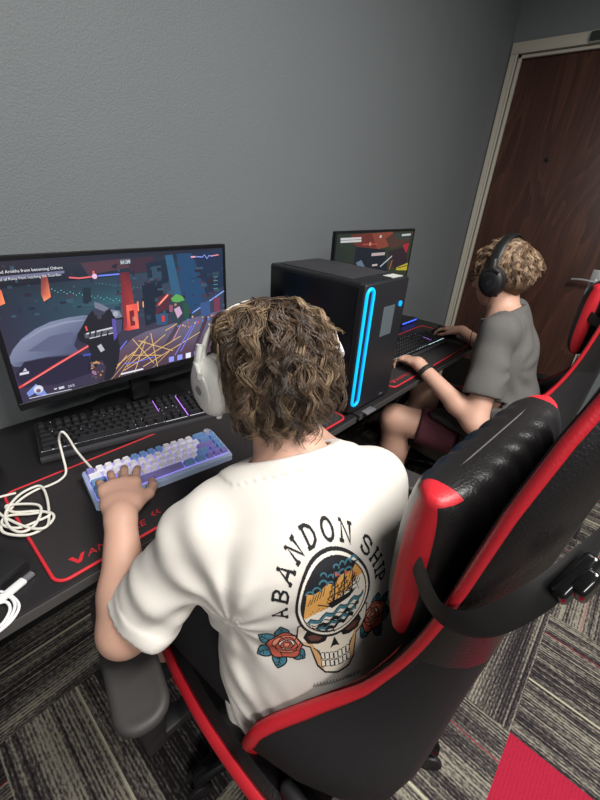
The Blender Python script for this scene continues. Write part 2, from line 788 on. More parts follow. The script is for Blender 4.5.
# fine light line along each tile
ln = mth('LESS_THAN', mth('ABSOLUTE', mth('SUBTRACT', cross, 0.395)), 0.006)
lm_ = N('ShaderNodeMix')
lm_.data_type = 'RGBA'
Lk(mth('MULTIPLY', ln, 0.75), lm_.inputs[0])
Lk(cr.outputs[0], lm_.inputs[6])
lm_.inputs[7].default_value = (*lin(200, 195, 170), 1)
ln2 = mth('LESS_THAN', mth('ABSOLUTE', mth('SUBTRACT', cross, 0.81)), 0.004)
lm2 = N('ShaderNodeMix')
lm2.data_type = 'RGBA'
Lk(mth('MULTIPLY', ln2, 0.5), lm2.inputs[0])
Lk(lm_.outputs[2], lm2.inputs[6])
lm2.inputs[7].default_value = (*lin(170, 50, 70), 1)
# the red tile at (-1,-1)
isr = mth('MULTIPLY', mth('COMPARE', ix, -1.0, 0.1), mth('COMPARE', iy, -1.0, 0.1))
rm = N('ShaderNodeMix')
rm.data_type = 'RGBA'
Lk(isr, rm.inputs[0])
Lk(lm2.outputs[2], rm.inputs[6])
rc = N('ShaderNodeMix')
rc.data_type = 'RGBA'
rc.inputs[6].default_value = (*lin(120, 18, 38), 1)
rc.inputs[7].default_value = (*lin(196, 46, 72), 1)
rn = N('ShaderNodeTexNoise')
rn.inputs['Scale'].default_value = 500
Lk(tc.outputs['Object'], rn.inputs['Vector'])
Lk(rn.outputs['Fac'], rc.inputs[0])
Lk(rc.outputs[2], rm.inputs[7])
Lk(rm.outputs[2], bs.inputs['Base Color'])
bp = N('ShaderNodeBump')
bp.inputs['Strength'].default_value = 0.6
bp.inputs['Distance'].default_value = 0.003
Lk(mth('ADD', fine, mth('MULTIPLY', rib, 0.4)), bp.inputs['Height'])
Lk(bp.outputs['Normal'], bs.inputs['Normal'])
struct(boxo('floor', (XL - .1, YF - .1, -.05), (XR + .2, YW + .1, 0), fm))

blk = mat('black_rubber', lin(24, 23, 24), 0.7)
struct(boxo('baseboard_back', (XL, YW - .012, 0), (XR, YW, .1), blk))
struct(boxo('baseboard_right', (XR - .012, YF, 0), (XR, DY0 - .07, .1), blk))

# door with its steel frame
bm = bmesh.new()
for (y0, y1) in ((DY1, DY1 + .045), (DY0 - .055, DY0)):
    box(bm, (XR - .014, y0, 0), (XR + .0, y1, DH), 0.003)
box(bm, (XR - .0145, DY0 - .055, DH + .0005), (XR, DY1 + .045, DH + .055), 0.003)
for (y0, y1) in ((DY1 - .0, DY1 + .012), (DY0 - .012, DY0)):
    box(bm, (XR - .02, y0, 0), (XR + .09, y1, DH), 0.002)
box(bm, (XR - .02, DY0, DH), (XR + .09, DY1, DH + .012), 0.002)
# the stop inside the frame
box(bm, (XR + .005, DY1 - .018, 0), (XR + .028, DY1, DH), 0.002)
box(bm, (XR + .005, DY0, 0), (XR + .028, DY0 + .018, DH), 0.002)
box(bm, (XR + .005, DY0, DH - .018), (XR + .028, DY1, DH), 0.002)
struct(obj('trim_door', bm, trimm, smooth=True))

wd = bpy.data.materials.new('door_wood')
wd.use_nodes = True
nt = wd.node_tree
N = nt.nodes.new
Lk = nt.links.new
bs = nt.nodes['Principled BSDF']
bs.inputs['Roughness'].default_value = 0.42
tc = N('ShaderNodeTexCoord')
mp = N('ShaderNodeMapping')
mp.inputs['Scale'].default_value = (1, 2.4, 0.5)
Lk(tc.outputs['Object'], mp.inputs[0])
n1 = N('ShaderNodeTexNoise')
n1.inputs['Scale'].default_value = 1.8
n1.inputs['Detail'].default_value = 1.5
n1.inputs['Distortion'].default_value = 0.5
Lk(mp.outputs[0], n1.inputs['Vector'])
s1 = mth('FRACT', mth('MULTIPLY', n1.outputs['Fac'], 9.0))
s1 = mth('POWER', s1, 2.2)
mp2 = N('ShaderNodeMapping')
mp2.inputs['Scale'].default_value = (60, 160, 3.5)
Lk(tc.outputs['Object'], mp2.inputs[0])
n2 = N('ShaderNodeTexNoise')
n2.inputs['Scale'].default_value = 1.0
n2.inputs['Detail'].default_value = 4
Lk(mp2.outputs[0], n2.inputs['Vector'])
vv = mth('ADD', mth('MULTIPLY', s1, 0.26), mth('MULTIPLY', n2.outputs['Fac'], 0.75))
cr = N('ShaderNodeValToRGB')
e = cr.color_ramp.elements
e[0].position = 0.25
e[0].color = (*lin(58, 37, 31), 1)
e[1].position = 1.0
e[1].color = (*lin(118, 76, 56), 1)
k = e.new(0.55)
k.color = (*lin(76, 48, 39), 1)
Lk(vv, cr.inputs[0])
Lk(cr.outputs[0], bs.inputs['Base Color'])
door = struct(boxo('door_1', (XR + .03, DY0 + .003, 0.006), (XR + .072, DY1 - .003, DH - .003), wd, bev=0.002))
steel = mat('brushed_steel', (0.62, 0.62, 0.63), 0.33, .65)
dark = mat('dark_bronze', lin(22, 18, 17), 0.5, 0.2)
boxo('kick_plate', (XR + .0275, DY0 + .02, 0.012), (XR + .0305, DY1 - .02, 0.25), dark, door)
bm = bmesh.new()
cyl(bm, (XR + .031, .774, 1.607), (XR + .024, .774, 1.607), .013, n=20, bev=.002)
obj('peephole', bm, dark, door, True)
bm = bmesh.new()
box(bm, (XR + .022, .262, .87), (XR + .0305, .322, 1.03), .006, 3)
cyl(bm, (XR + .024, .292, .965), (XR - .03, .292, .965), .011, n=16)
h = obj('lock_plate', bm, steel, door, True)
tubeo('door_handle', [(XR - .028, .286, .965), (XR - .034, .31, .967), (XR - .034, .36, .968), (XR - .032, .41, .962)],
      [.010] * 20, steel, h, sub=6, n=10, flat=(1.1, .7))
# dark plate with a pale rim on the head of the frame
t = thing('door_sensor', 'dark flat sensor box with pale rim on the cream door frame head', 'door sensor',
          (XR - .0145, .655, 2.163))
bm = bmesh.new()
prism(bm, rrect(.17, .052, .012), (0, 0, 0), (0, 1, 0), (0, 0, 1), (-1, 0, 0), .012)
obj('cover', bm, mat('sensor_rim', lin(150, 158, 150), .5), t, False)
bm = bmesh.new()
prism(bm, rrect(.16, .042, .009), (-.0115, 0, 0), (0, 1, 0), (0, 0, 1), (-1, 0, 0), .003)
obj('face_plate', bm, mat('sensor_dark', lin(48, 54, 52), .4), t, False)
boxo('marking', (-.0152, -.055, -.008), (-.0144, -.015, .008), mat('sensor_rim', (0, 0, 0)), t)
# ================================================================== desks and what stands on them
DZ = 0.75
deskm = mat('desk_top_black', lin(30, 28, 30), 0.42, bump=.15, bscale=900)
legm = mat('desk_metal_black', lin(20, 20, 21), 0.45, 0.3)
for (x0, x1, lab) in ((-.30, .896, 'long black gaming desk along the wall, under the large monitor and white cable'),
                      (.904, 2.07, 'black gaming desk by the door, under the tower and the smaller monitor')):
    t = thing('gaming_desk', lab, 'desk', ((x0 + x1) / 2, .83, 0), 0, 'black desks along the wall')
    hw = (x1 - x0) / 2
    boxo('desktop', (-hw, -.298, DZ - .022), (hw, .298, DZ), deskm, t, .004)
    boxo('edge_highlight', (-hw + .004, -.3015, DZ - .021), (hw - .004, -.2975, DZ - .003), mat('highlight_grey', lin(70, 68, 68), .3), t)  # highlight along the front edge, painted as a paler grey strip
    for s in (-1, 1):
        bm = bmesh.new()
        X = s * (hw - .10)
        for q in (((X - .02, -.24, .03), (X + .02, .22, .06)), ((X - .02, -.26, .0), (X + .02, .26, .03)),
                  ((X - .025, -.24, DZ - .052), (X + .025, .24, DZ - .022))):
            box(bm, *q, .004)
        for p0, p1 in (((X, -.20, .05), (X, -.02, .40)), ((X, .16, .05), (X, -.02, .40)), ((X, -.02, .40), (X, -.18, DZ - .03)),
                       ((X, -.02, .40), (X, .18, DZ - .03))):
            cyl(bm, p0, p1, .02, n=10)
        obj('leg', bm, legm, t, True)
    boxo('crossbar', (-hw + .1, .10, .52), (hw - .1, .125, .60), legm, t, .003)


def monitor(px0, px1, z0, z1, y, lab, art_fn, strength, tilt=0.0):
    W, H = px1 - px0, z1 - z0
    t = thing('monitor', lab, 'monitor', ((px0 + px1) / 2, y, DZ), 0, 'desk monitors')
    plastic = mat('monitor_plastic', lin(20, 20, 22), 0.38)
    b0 = z0 - DZ
    bm = bmesh.new()
    prism(bm, rrect(W, H, .005), (0, 0, b0 + H / 2), (1, 0, 0), (0, 0, 1), (0, 1, 0), .012)
    prism(bm, rrect(W * .8, H * .7, .03), (0, .012, b0 + H / 2), (1, 0, 0), (0, 0, 1), (0, 1, 0), .026)
    obj('housing', bm, plastic, t, False)
    bm = bmesh.new()
    e = .0035
    for q in (((-W / 2, -e, b0), (W / 2, .004, b0 + .018)), ((-W / 2, -e, b0 + H - .009), (W / 2, .004, b0 + H)),
              ((-W / 2, -e, b0 + .018), (-W / 2 + .009, .004, b0 + H - .009)),
              ((W / 2 - .009, -e, b0 + .018), (W / 2, .004, b0 + H - .009))):
        box(bm, *q, .001, 1)
    obj('bezel', bm, plastic, t, True)
    bm = bmesh.new()
    box(bm, (-.028, .022, .02), (.028, .042, b0 + H * .5), .006)
    obj('stand_neck', bm, plastic, t, True)
    bm = bmesh.new()
    prism(bm, rrect(.26, .17, .06, 8), (0, .04, .0), (1, 0, 0), (0, 1, 0), (0, 0, 1), .012)
    obj('stand_base', bm, plastic, t, False)
    A = Art()
    art_fn(A, (px0 + .009, px1 - .009, z0 + .018, z1 - .009), y - .0012)
    X0, X1, Z0, Z1 = px0 + .009, px1 - .009, z0 + .018, z1 - .009
    cx = (px0 + px1) / 2

    def place(u, v, h):
        return Vector((min(max(u, X0), X1) - cx, -.0012 - h, min(max(v, Z0), Z1) - DZ))
    A.build('screen', place, vcmat('screen_light_%s' % art_fn.__name__, .25, strength), t, dz=0.000012)
    return t


def game_scene(A, R, y):
    X0, X1, Z0, Z1 = R

    def P(x, q):       # point of the picture, in crop pixels of the photographed screen
        p = at(x / 2.609, 240 + q / 2.609, y)
        return (p.x, p.z)

    def poly(pts, c, cs=None):
        A.poly([P(*p) for p in pts], lin(*c), [lin(*k) for k in cs] if cs else None)

    def st(pts, wd, c, **k):
        A.stroke([P(*p) for p in pts], wd, lin(*c), **k)
    A.poly([(X0, Z0), ((X0 + X1) / 2, Z0), (X1, Z0), (X1, Z1), ((X0 + X1) / 2, Z1), (X0, Z1)], (0, 0, 0),
           [lin(60, 52, 78), lin(70, 62, 80), lin(72, 68, 90), lin(36, 58, 82), lin(50, 72, 90), lin(40, 42, 58)])
    r = random.Random(4)
    # hall: ceiling, beams, far wall
    poly([(-40, 60), (580, 10), (585, 60), (300, 95), (-40, 130)], (0, 0, 0),
         [(52, 46, 58), (34, 40, 58), (36, 62, 84), (44, 62, 78), (30, 30, 42)])
    poly([(-40, 130), (300, 95), (330, 200), (150, 215), (-20, 320)], (0, 0, 0),
         [(40, 44, 60), (48, 66, 82), (56, 92, 108), (48, 68, 88), (56, 52, 74)])
    poly([(170, 125), (330, 115), (330, 165), (190, 175)], (0, 0, 0), [(46, 60, 74), (44, 70, 86), (60, 104, 118), (50, 84, 98)])
    poly([(210, 60), (330, 48), (345, 70), (230, 92)], (86, 58, 70))
    poly([(330, 50), (400, 42), (405, 80), (345, 88)], (66, 46, 62))
    poly([(380, 60), (440, 50), (440, 110), (390, 125)], (30, 46, 66))
    poly([(395, 70), (420, 66), (422, 100), (398, 105)], (54, 78, 98))
    poly([(430, 40), (450, 38), (475, 150), (452, 160)], (52, 96, 130))
    poly([(460, 36), (500, 34), (540, 150), (500, 190), (480, 170)], (38, 74, 112))
    poly([(505, 34), (583, 22), (583, 120), (540, 150)], (34, 50, 78))
    poly([(370, 120), (420, 110), (440, 200), (380, 225)], (30, 40, 58))
    poly([(410, 150), (455, 130), (448, 175), (405, 195)], (86, 44, 60))
    st([(413, 170), (444, 136)], .006, (255, 110, 90))
    st([(418, 165), (442, 139)], .0025, (255, 190, 170))
    poly([(405, 195), (440, 185), (436, 220), (410, 222)], (52, 86, 120))
    for i in range(26):
        x, q = 135 + i * 8, 128 + i * 1.2 + (i % 3) * 3
        A.circle(*P(x, q), .0011, lin(120, 220, 210), n=6)
    for i in range(14):
        A.circle(*P(250 + i * 9, 112 + i), .0008, lin(100, 190, 190), n=6)
    for i in range(130):
        x, q = r.random() * 590 - 10, 60 + r.random() * 150
        if 20 < x < 240 and q > 200 - (x - 20) * .1:
            continue
        c = r.choice([(44, 60, 80), (58, 84, 104), (36, 44, 62), (74, 58, 78), (52, 74, 92), (60, 88, 108), (48, 42, 58)])
        w_, h_ = 2 + r.random() * 16, 2 + r.random() * 9
        poly([(x, q), (x + w_, q - w_ * .08), (x + w_ + 1, q + h_), (x + 1, q + h_ + w_ * .06)], c)
    # red pillar and glowing door
    poly([(312, 85), (336, 82), (350, 170), (332, 235), (322, 235)], (0, 0, 0),
         [(110, 44, 56), (96, 40, 54), (170, 60, 62), (220, 78, 72), (150, 50, 60)])
    poly([(328, 170), (356, 165), (362, 230), (332, 236)], (0, 0, 0), [(250, 110, 92), (232, 84, 80), (255, 120, 98), (214, 66, 70)])
    poly([(336, 185), (348, 182), (352, 222), (340, 224)], (120, 40, 50))
    st([(346, 200), (346, 210), (350, 210), (350, 200)], .0015, (255, 180, 150), closed=True)
    st([(358, 160), (360, 185)], .004, (255, 150, 110))
    st([(372, 160), (373, 175)], .003, (255, 180, 130))
    # orange lamps on the left
    poly([(106, 88), (122, 92), (132, 148), (114, 160), (106, 140)], (0, 0, 0),
         [(110, 60, 62), (140, 70, 66), (255, 140, 100), (255, 160, 120), (170, 84, 76)])
    poly([(-12, 128), (2, 130), (13, 165), (-12, 176)], (0, 0, 0), [(150, 80, 70), (240, 130, 90), (255, 150, 105), (240, 120, 90)])
    poly([(215, 125), (235, 123), (238, 160), (216, 165)], (34, 48, 62))
    # the pale dome on the left
    D = [(22, 322), (24, 305), (33, 285), (55, 258), (90, 232), (130, 213), (175, 202), (215, 196), (240, 196),
         (225, 230), (200, 250), (192, 275), (205, 290), (190, 300), (120, 305), (62, 318), (55, 330), (35, 330)]
    poly(D, (0, 0, 0), [(120, 128, 156), (128, 134, 162), (132, 138, 165), (134, 140, 168), (134, 142, 170), (132, 142, 168),
                        (128, 138, 164), (120, 132, 158), (110, 122, 148), (96, 106, 134), (88, 98, 126), (84, 92, 122),
                        (80, 88, 118), (78, 84, 112), (80, 84, 112), (90, 94, 122), (100, 104, 132), (110, 116, 144)])
    st([(60, 262), (110, 232), (170, 214), (218, 208)], .006, (146, 152, 178), taper=True)
    poly([(70, 290), (130, 250), (190, 238), (188, 270), (130, 290)], (96, 102, 132))
    poly([(62, 318), (190, 298), (230, 300), (240, 345), (150, 375), (55, 385), (40, 350)], (42, 38, 62))
    # road with streaks of light
    poly([(262, 378), (300, 300), (345, 255), (380, 238), (470, 212), (585, 180), (585, 305), (430, 345), (330, 372)], (0, 0, 0),
         [(78, 58, 76), (96, 74, 92), (104, 90, 112), (110, 104, 128), (112, 108, 134), (100, 96, 126), (84, 62, 78), (92, 66, 80),
          (84, 58, 74)])
    for p in (((300, 300), (262, 378), 60, 48, 62), ((470, 212), (395, 345), 78, 66, 84), ((540, 195), (500, 325), 72, 58, 78)):
        st(p[:2], .014, p[2:])
    GO = [((292, 372), (385, 250)), ((310, 362), (372, 262)), ((322, 340), (470, 250)), ((345, 258), (400, 320)),
          ((330, 330), (430, 246)), ((350, 345), (378, 262)), ((360, 262), (450, 288)), ((372, 330), (520, 240)),
          ((345, 300), (420, 300)), ((392, 242), (410, 330)), ((300, 330), (350, 290)), ((430, 236), (470, 212)),
          ((400, 350), (440, 290)), ((520, 290), (560, 200)), ((290, 350), (330, 300))]
    for a, b in GO:
        st([a, b], .0022, (232, 190, 120))
    for a, b in (((455, 300), (500, 222)), ((470, 290), (512, 210)), ((330, 262), (300, 300))):
        st([a, b], .003, (120, 130, 235))
    for a, b in (((560, 215), (530, 280)), ((470, 220), (450, 262)), ((360, 350), (420, 330)), ((415, 340), (470, 318))):
        st([a, b], .0025, (226, 150, 170))
    st([(500, 190), (583, 132)], .0035, (90, 150, 255))
    st([(505, 187), (583, 133)], .0012, (200, 225, 255))
    for i in range(26):
        A.circle(*P(440 + r.random() * 140, 218 - (i % 13) * 2 + r.random() * 12), .0018 + r.random() * .002,
                 lin(*r.choice([(220, 80, 80), (220, 190, 150), (90, 130, 220), (240, 160, 120)])), n=7)
    poly([(520, 165), (545, 158), (548, 195), (524, 200)], (60, 90, 140))
    poly([(556, 150), (572, 148), (572, 185), (558, 188)], (120, 60, 84))
    # red beam
    st([(48, 385), (150, 322), (242, 268)], .0055, (232, 74, 78))
    st([(60, 378), (240, 269)], .0018, (255, 150, 140))
    # dark armoured robot with a pale gun
    B = [(228, 196), (244, 178), (268, 172), (292, 180), (312, 186), (322, 205), (318, 232), (306, 252), (312, 280), (308, 316),
         (296, 352), (284, 372), (270, 366), (276, 330), (262, 312), (250, 330), (238, 344), (228, 334), (236, 300), (228, 272),
         (206, 262), (200, 246), (212, 226)]
    poly(B, (34, 34, 46))
    poly([(240, 180), (262, 170), (280, 178), (270, 194), (246, 196)], (62, 66, 84))
    poly([(244, 160), (262, 166), (284, 178), (270, 186), (246, 176)], (120, 124, 146))
    poly([(286, 180), (310, 184), (318, 200), (300, 204)], (128, 134, 152))
    poly([(300, 208), (318, 206), (316, 236), (304, 250)], (70, 74, 108))
    st([(220, 250), (296, 232)], .012, (92, 94, 108))
    st([(224, 244), (292, 228)], .004, (206, 208, 214))
    st([(232, 256), (300, 240)], .003, (190, 192, 200))
    for x in (232, 246, 262, 278):
        st([(x, 252), (x + 3, 236)], .004, (36, 36, 46))
    A.circle(*P(300, 192), .007, lin(170, 176, 190), n=12)
    A.circle(*P(258, 200), .006, lin(64, 66, 80), n=12)
    st([(222, 224), (226, 236)], .004, (230, 90, 84))
    poly([(252, 276), (262, 270), (272, 286), (262, 292)], (190, 190, 200))
    poly([(290, 205), (300, 205), (304, 252), (296, 262)], (96, 84, 170))
    for i in range(30):
        A.circle(*P(232 + r.random() * 34, 316 + r.random() * 44), .002 + r.random() * .002,
                 lin(*r.choice([(120, 90, 80), (200, 150, 100), (90, 50, 60), (160, 120, 150)])), n=6)
    st([(215, 300), (236, 297)], .005, (70, 90, 190))
    # small green-headed fighter
    poly([(438, 168), (446, 150), (462, 143), (478, 150), (490, 172), (488, 205), (464, 220), (444, 206)], (52, 66, 76))
    poly([(444, 152), (458, 140), (474, 146), (480, 156), (462, 162), (448, 160)], (96, 170, 92))
    poly([(452, 180), (466, 172), (474, 190), (462, 204)], (206, 170, 200))
    poly([(440, 168), (450, 170), (448, 188), (440, 186)], (150, 90, 110))
    st([(424, 196), (424, 212)], .008, (220, 60, 66))
    poly([(476, 160), (490, 166), (492, 200), (480, 206)], (40, 84, 70))
    A.circle(*P(456, 168), .004, lin(196, 130, 120), n=8)
    # head-up display
    for i, c in enumerate(((150, 160, 255), (150, 160, 255), (240, 240, 255), (150, 160, 255), (130, 140, 240))):
        x = 446 + i * 22
        poly([(x - 7, 318 - i * 5), (x + 6, 315 - i * 5), (x + 6, 302 - i * 5), (x - 7, 305 - i * 5)], c)
        st([(x - 5, 325 - i * 5), (x + 5, 322 - i * 5)], .002, (230, 230, 250))
    st([(314, 349), (372, 335)], .0045, (235, 235, 245))
    st([(322, 322), (352, 318), (400, 304)], .002, (110, 130, 255))
    poly([(68, 398), (92, 374), (112, 388), (122, 402), (96, 404), (90, 398), (74, 408)], (130, 150, 225))
    A.circle(*P(99, 388), .010, lin(220, 222, 235), n=12)
    A.circle(*P(99, 392), .005, lin(120, 90, 120), n=10)
    st([(140, 388), (147, 386)], .003, (230, 230, 240))
    st([(152, 386), (166, 382)], .006, (210, 212, 230))
    poly([(50, 346), (74, 341), (74, 347), (50, 352)], (225, 225, 235))
    poly([(58, 342), (64, 332), (70, 340)], (200, 200, 220))
    st([(75, 412), (185, 388)], .0016, (220, 220, 235))
    st([(178, 97), (205, 99), (238, 95)], .0035, (238, 110, 116))
    st([(254, 93), (310, 88)], .0035, (120, 140, 250))
    A.circle(*P(245, 94), .006, lin(240, 200, 230), n=12)
    st([(242, 80), (242, 88)], .004, (240, 110, 110))
    poly([(311, 51), (338, 48), (339, 61), (312, 64)], (96, 110, 124))
    st([(496, 44), (508, 43)], .004, (250, 170, 190))
    st([(510, 43), (526, 44), (531, 38), (538, 48), (543, 40), (552, 42)], .0025, (150, 170, 255))
    st([(550, 41), (568, 38)], .003, (240, 150, 160))

    def tx(s, x0, y0, x1, size, c):
        a, b = P(x0, y0), P(x1, y0)
        A.text(s, a[0], a[1], size, lin(*c), spacing=1.0)
    poly([(-40, 98), (166, 79), (166, 86), (-40, 106)], (120, 122, 150))
    a = P(-14, 80)
    A.text('allies and Arokhs from becoming Others', X0 + .002, P(40, 76)[1] - .006, .0088, lin(245, 245, 250), sx=.98)
    A.text('to Portal of Ruins from reaching the Guardian', X0 + .002, P(40, 92)[1] - .008, .0078, lin(240, 240, 250), sx=.94)
    p = P(313, 62)
    A.text('01:39', p[0], p[1], .011, lin(250, 250, 250))
    p = P(162, 386)
    A.text('24/5', p[0] + .012, p[1] - .002, .009, lin(225, 225, 240))
    for i in range(4):
        p = P(440, 96)
        st([(555, 96 + i * 10), (566, 95 + i * 10)], .0014, (110, 180, 150))


def game_menu(A, R, y):
    X0, X1, Z0, Z1 = R
    # crop of the photograph, 3.75 x from (260, 220)

    def P(x, q):
        p = at(260 + x / 3.75, 220 + q / 3.75, y)
        return (p.x, p.z)

    def poly(pts, c, cs=None):
        A.poly([P(*p) for p in pts], lin(*c), [lin(*k) for k in cs] if cs else None)

    def st(pts, wd, c):
        A.stroke([P(*p) for p in pts], wd, lin(*c))
    A.poly([(X0, Z0), (X1, Z0), (X1, Z1), (X0, Z1)], (0, 0, 0), [lin(26, 38, 50), lin(60, 66, 40), lin(44, 60, 44), lin(40, 52, 44)])
    poly([(296, 52), (350, 50), (345, 110), (298, 105)], (44, 58, 46))
    poly([(340, 56), (420, 48), (450, 60), (452, 100), (420, 118), (380, 110), (350, 90)], (118, 52, 44))
    poly([(420, 50), (500, 44), (480, 100), (440, 110)], (150, 72, 56))
    poly([(470, 70), (500, 50), (575, 45), (550, 90), (490, 110)], (86, 56, 50))
    poly([(500, 52), (560, 46), (560, 70), (520, 76)], (60, 70, 66))
    poly([(360, 100), (470, 112), (478, 190), (400, 200), (350, 170)], (24, 30, 44))
    poly([(360, 160), (380, 150), (400, 190), (372, 190)], (110, 130, 150))
    poly([(478, 120), (550, 100), (552, 170), (500, 180)], (50, 34, 44))
    poly([(535, 95), (560, 85), (548, 125)], (190, 40, 60))
    st([(450, 175), (495, 135)], .006, (200, 210, 220))
    st([(484, 186), (496, 150)], .006, (220, 110, 90))
    poly([(512, 178), (554, 160), (552, 188), (510, 188)], (210, 190, 60))
    st([(516, 180), (552, 170)], .004, (70, 66, 30))
    st([(418, 130), (468, 126)], .012, (210, 190, 190))
    st([(385, 92), (440, 90)], .005, (200, 80, 70))
    st([(420, 170), (440, 168)], .008, (220, 200, 200))
    A.circle(*P(413, 90), .008, lin(230, 150, 140), n=10)
    for k in range(2):
        st([(302, 72 + k * 10), (380, 68 + k * 10)], .008, (225, 225, 225))
    st([(532, 57), (565, 54)], .008, (220, 225, 225))
    st([(449, 62), (456, 62)], .01, (220, 220, 220))


big = monitor(.163, .768, .850, 1.190, .99, 'large black widescreen monitor lit with a game scene of a robot', game_scene, 1.0)
small = monitor(1.238, 1.853, .872, 1.220, .94, 'smaller black monitor behind the tower showing a dark reddish game picture', game_menu, 0.7)

# ------------------------------------------------------------------ mouse pads
padm = mat('pad_cloth', lin(38, 34, 36), 0.85, bump=.3, bscale=900)
redm = mat('pad_red', lin(205, 40, 50), 0.6)


def pad(x, y, lab):
    W, D = .80, .30
    t = thing('desk_mat', lab, 'desk mat', (x, y, DZ), 0, 'red edged desk mats')
    bm = bmesh.new()
    prism(bm, rrect(W - .004, D - .004, .022), (0, 0, 0), (1, 0, 0), (0, 1, 0), (0, 0, 1), .0034)
    obj('mat', bm, padm, t, False)
    bm = bmesh.new()
    tube(bm, [(p[0], p[1], .0024) for p in rrect(W - .006, D - .006, .021, 8)], .0028, 8, True)
    obj('stitched_edge', bm, redm, t, True)
    A = Art()
    c = (1, 1, 1)
    A.text('ANSPACE', -.340, -.126, .0215, lin(200, 42, 52), shear=.25, sx=1.15, spacing=1.05)
    A.poly([(-.366, -.108), (-.357, -.128), (-.351, -.128), (-.339, -.110), (-.346, -.110), (-.354, -.121), (-.359, -.108)], lin(200, 42, 52))
    for k in range(2):
        A.stroke([(-.205 + k * .010, -.105), (-.211 + k * .010, -.111), (-.205 + k * .010, -.117)], .003, lin(200, 42, 52))
    A.build('printed_logo', lambda u, v, h: Vector((u, v, .0036 + h)), vcmat('pad_print', .6), t, dz=.00002)
    return t


pad(.462, .692, 'black desk mat with red stitched edge under the white and blue keyboard')
pad(1.552, .700, 'black desk mat with red stitched edge on the desk by the door')

# ------------------------------------------------------------------ keyboards


def keycap_mesh(w, d, h, taper=.0022):
    bm = bmesh.new()
    a = rrect(w, d, .0012, 1)
    tt = rrect(w - taper * 2, d - taper * 2, .0018, 1)
    A = [bm.verts.new((p[0], p[1], 0)) for p in a]
    B = [bm.verts.new((p[0], p[1] + .0006, h)) for p in tt]
    C_ = [bm.verts.new((p[0] * .8, p[1] * .8 + .0006, h - .0006)) for p in tt]
    n = len(a)
    bm.faces.new(A[::-1])
    for i in range(n):
        bm.faces.new((A[i], A[(i + 1) % n], B[(i + 1) % n], B[i]))
        bm.faces.new((B[i], B[(i + 1) % n], C_[(i + 1) % n], C_[i]))
    bm.faces.new(C_)
    bmesh.ops.recalc_face_normals(bm, faces=bm.faces)
    me = bpy.data.meshes.new('keycap')
    bm.to_mesh(me)
    bm.free()
    return me


_kc = {}


def keycap(parent, x, y, z, w, d, h, m, rx=0.0, legend=None):
    k = (round(w, 4), round(d, 4), m.name)
    if k not in _kc:
        me = keycap_mesh(w, d, h)
        me.materials.append(m)
        _kc[k] = me
    o = bpy.data.objects.new('keycap', _kc[k])
    col.objects.link(o)
    o.parent = parent
    o.location = (x, y, z)
    o.rotation_euler = (rx, 0, 0)
    return o


# small keyboard with white, blue and violet keycaps
kb = thing('compact_keyboard', 'small white keyboard with blue and violet keycaps on the desk mat', 'keyboard', (.338, .688, DZ + .0035), math.radians(-9.2))
U = .0184
KW, KD = 16 * U + .012, 5 * U + .014
cm = mat('pale_blue_case', lin(176, 194, 226), 0.35)
bm = bmesh.new()
pr = [(-KD / 2, 0), (KD / 2, 0), (KD / 2, .030), (KD / 2 - .005, .032), (-KD / 2 + .005, .021), (-KD / 2, .019)]
a = [bm.verts.new((-KW / 2, p[0], p[1])) for p in pr]
b = [bm.verts.new((KW / 2, p[0], p[1])) for p in pr]
bm.faces.new(a)
bm.faces.new(b[::-1])
for i in range(len(pr)):
    bm.faces.new((a[i], b[i], b[(i + 1) % 6], a[(i + 1) % 6]))
bmesh.ops.bevel(bm, geom=list(bm.edges), offset=.0025, segments=2, affect='EDGES')
obj('case', bm, cm, kb, True)
tl = math.atan2(.011, KD - .01)
glow = mat('key_backlight', (.25, .2, .6), .5, emit=(.35, .28, 1.0), estr=.7)
bm = bmesh.new()
box(bm, (-KW / 2 + .006, -KD / 2 + .007, -.001), (KW / 2 - .006, KD / 2 - .007, .0006), 0, 1,
    Matrix.Translation((0, 0, .0273)) @ Matrix.Rotation(tl, 4, 'X'))
obj('backlight', bm, glow, kb, False)
kwht = mat('key_white', lin(242, 240, 246), .5)
kblu = mat('key_blue', lin(116, 156, 206), .5)
kvio = mat('key_violet', lin(140, 132, 200), .5)
rows = [
    ([1] * 13 + [2, 1], 'vwwwwbbbbwwwwbb'),
    ([1.5] + [1] * 12 + [1.5, 1], 'wwwwwwwwwwwwwbb'),
    ([1.75] + [1] * 11 + [2.25, 1], 'bwwwwwwwwwwwvb'),
    ([2.25] + [1] * 10 + [1.75, 1, 1], 'bwwwwwwwwwwbvb'),
    ([1.25, 1.25, 1.25, 6.25, 1.5, 1.5, 1, 1, 1], 'bbbvbbvvv')]
rows = [(r, c) for r, c in rows]
for ri, (ws, cc) in enumerate(rows):
    x = -KW / 2 + .006
    yv = KD / 2 - .007 - U * (ri + .5)
    tot = sum(ws)
    sc_ = 16 / tot
    for wk, c in zip(ws, cc):
        wk = wk * sc_
        mm = {'w': kwht, 'b': kblu, 'v': kvio}[c]
        keycap(kb, x + wk * U / 2, yv, .0273 + yv * math.tan(tl) + .0015, wk * U - .0016, U - .0016, .0075, mm, tl)
        x += wk * U
bm = bmesh.new()
cyl(bm, (KW / 2 - .022, KD / 2 - .016, .034), (KW / 2 - .022, KD / 2 - .016, .046), .0085, .008, 20, .0015)
obj('knob', bm, mat('knob_silver', (.8, .8, .85), .25, .6), kb, True)


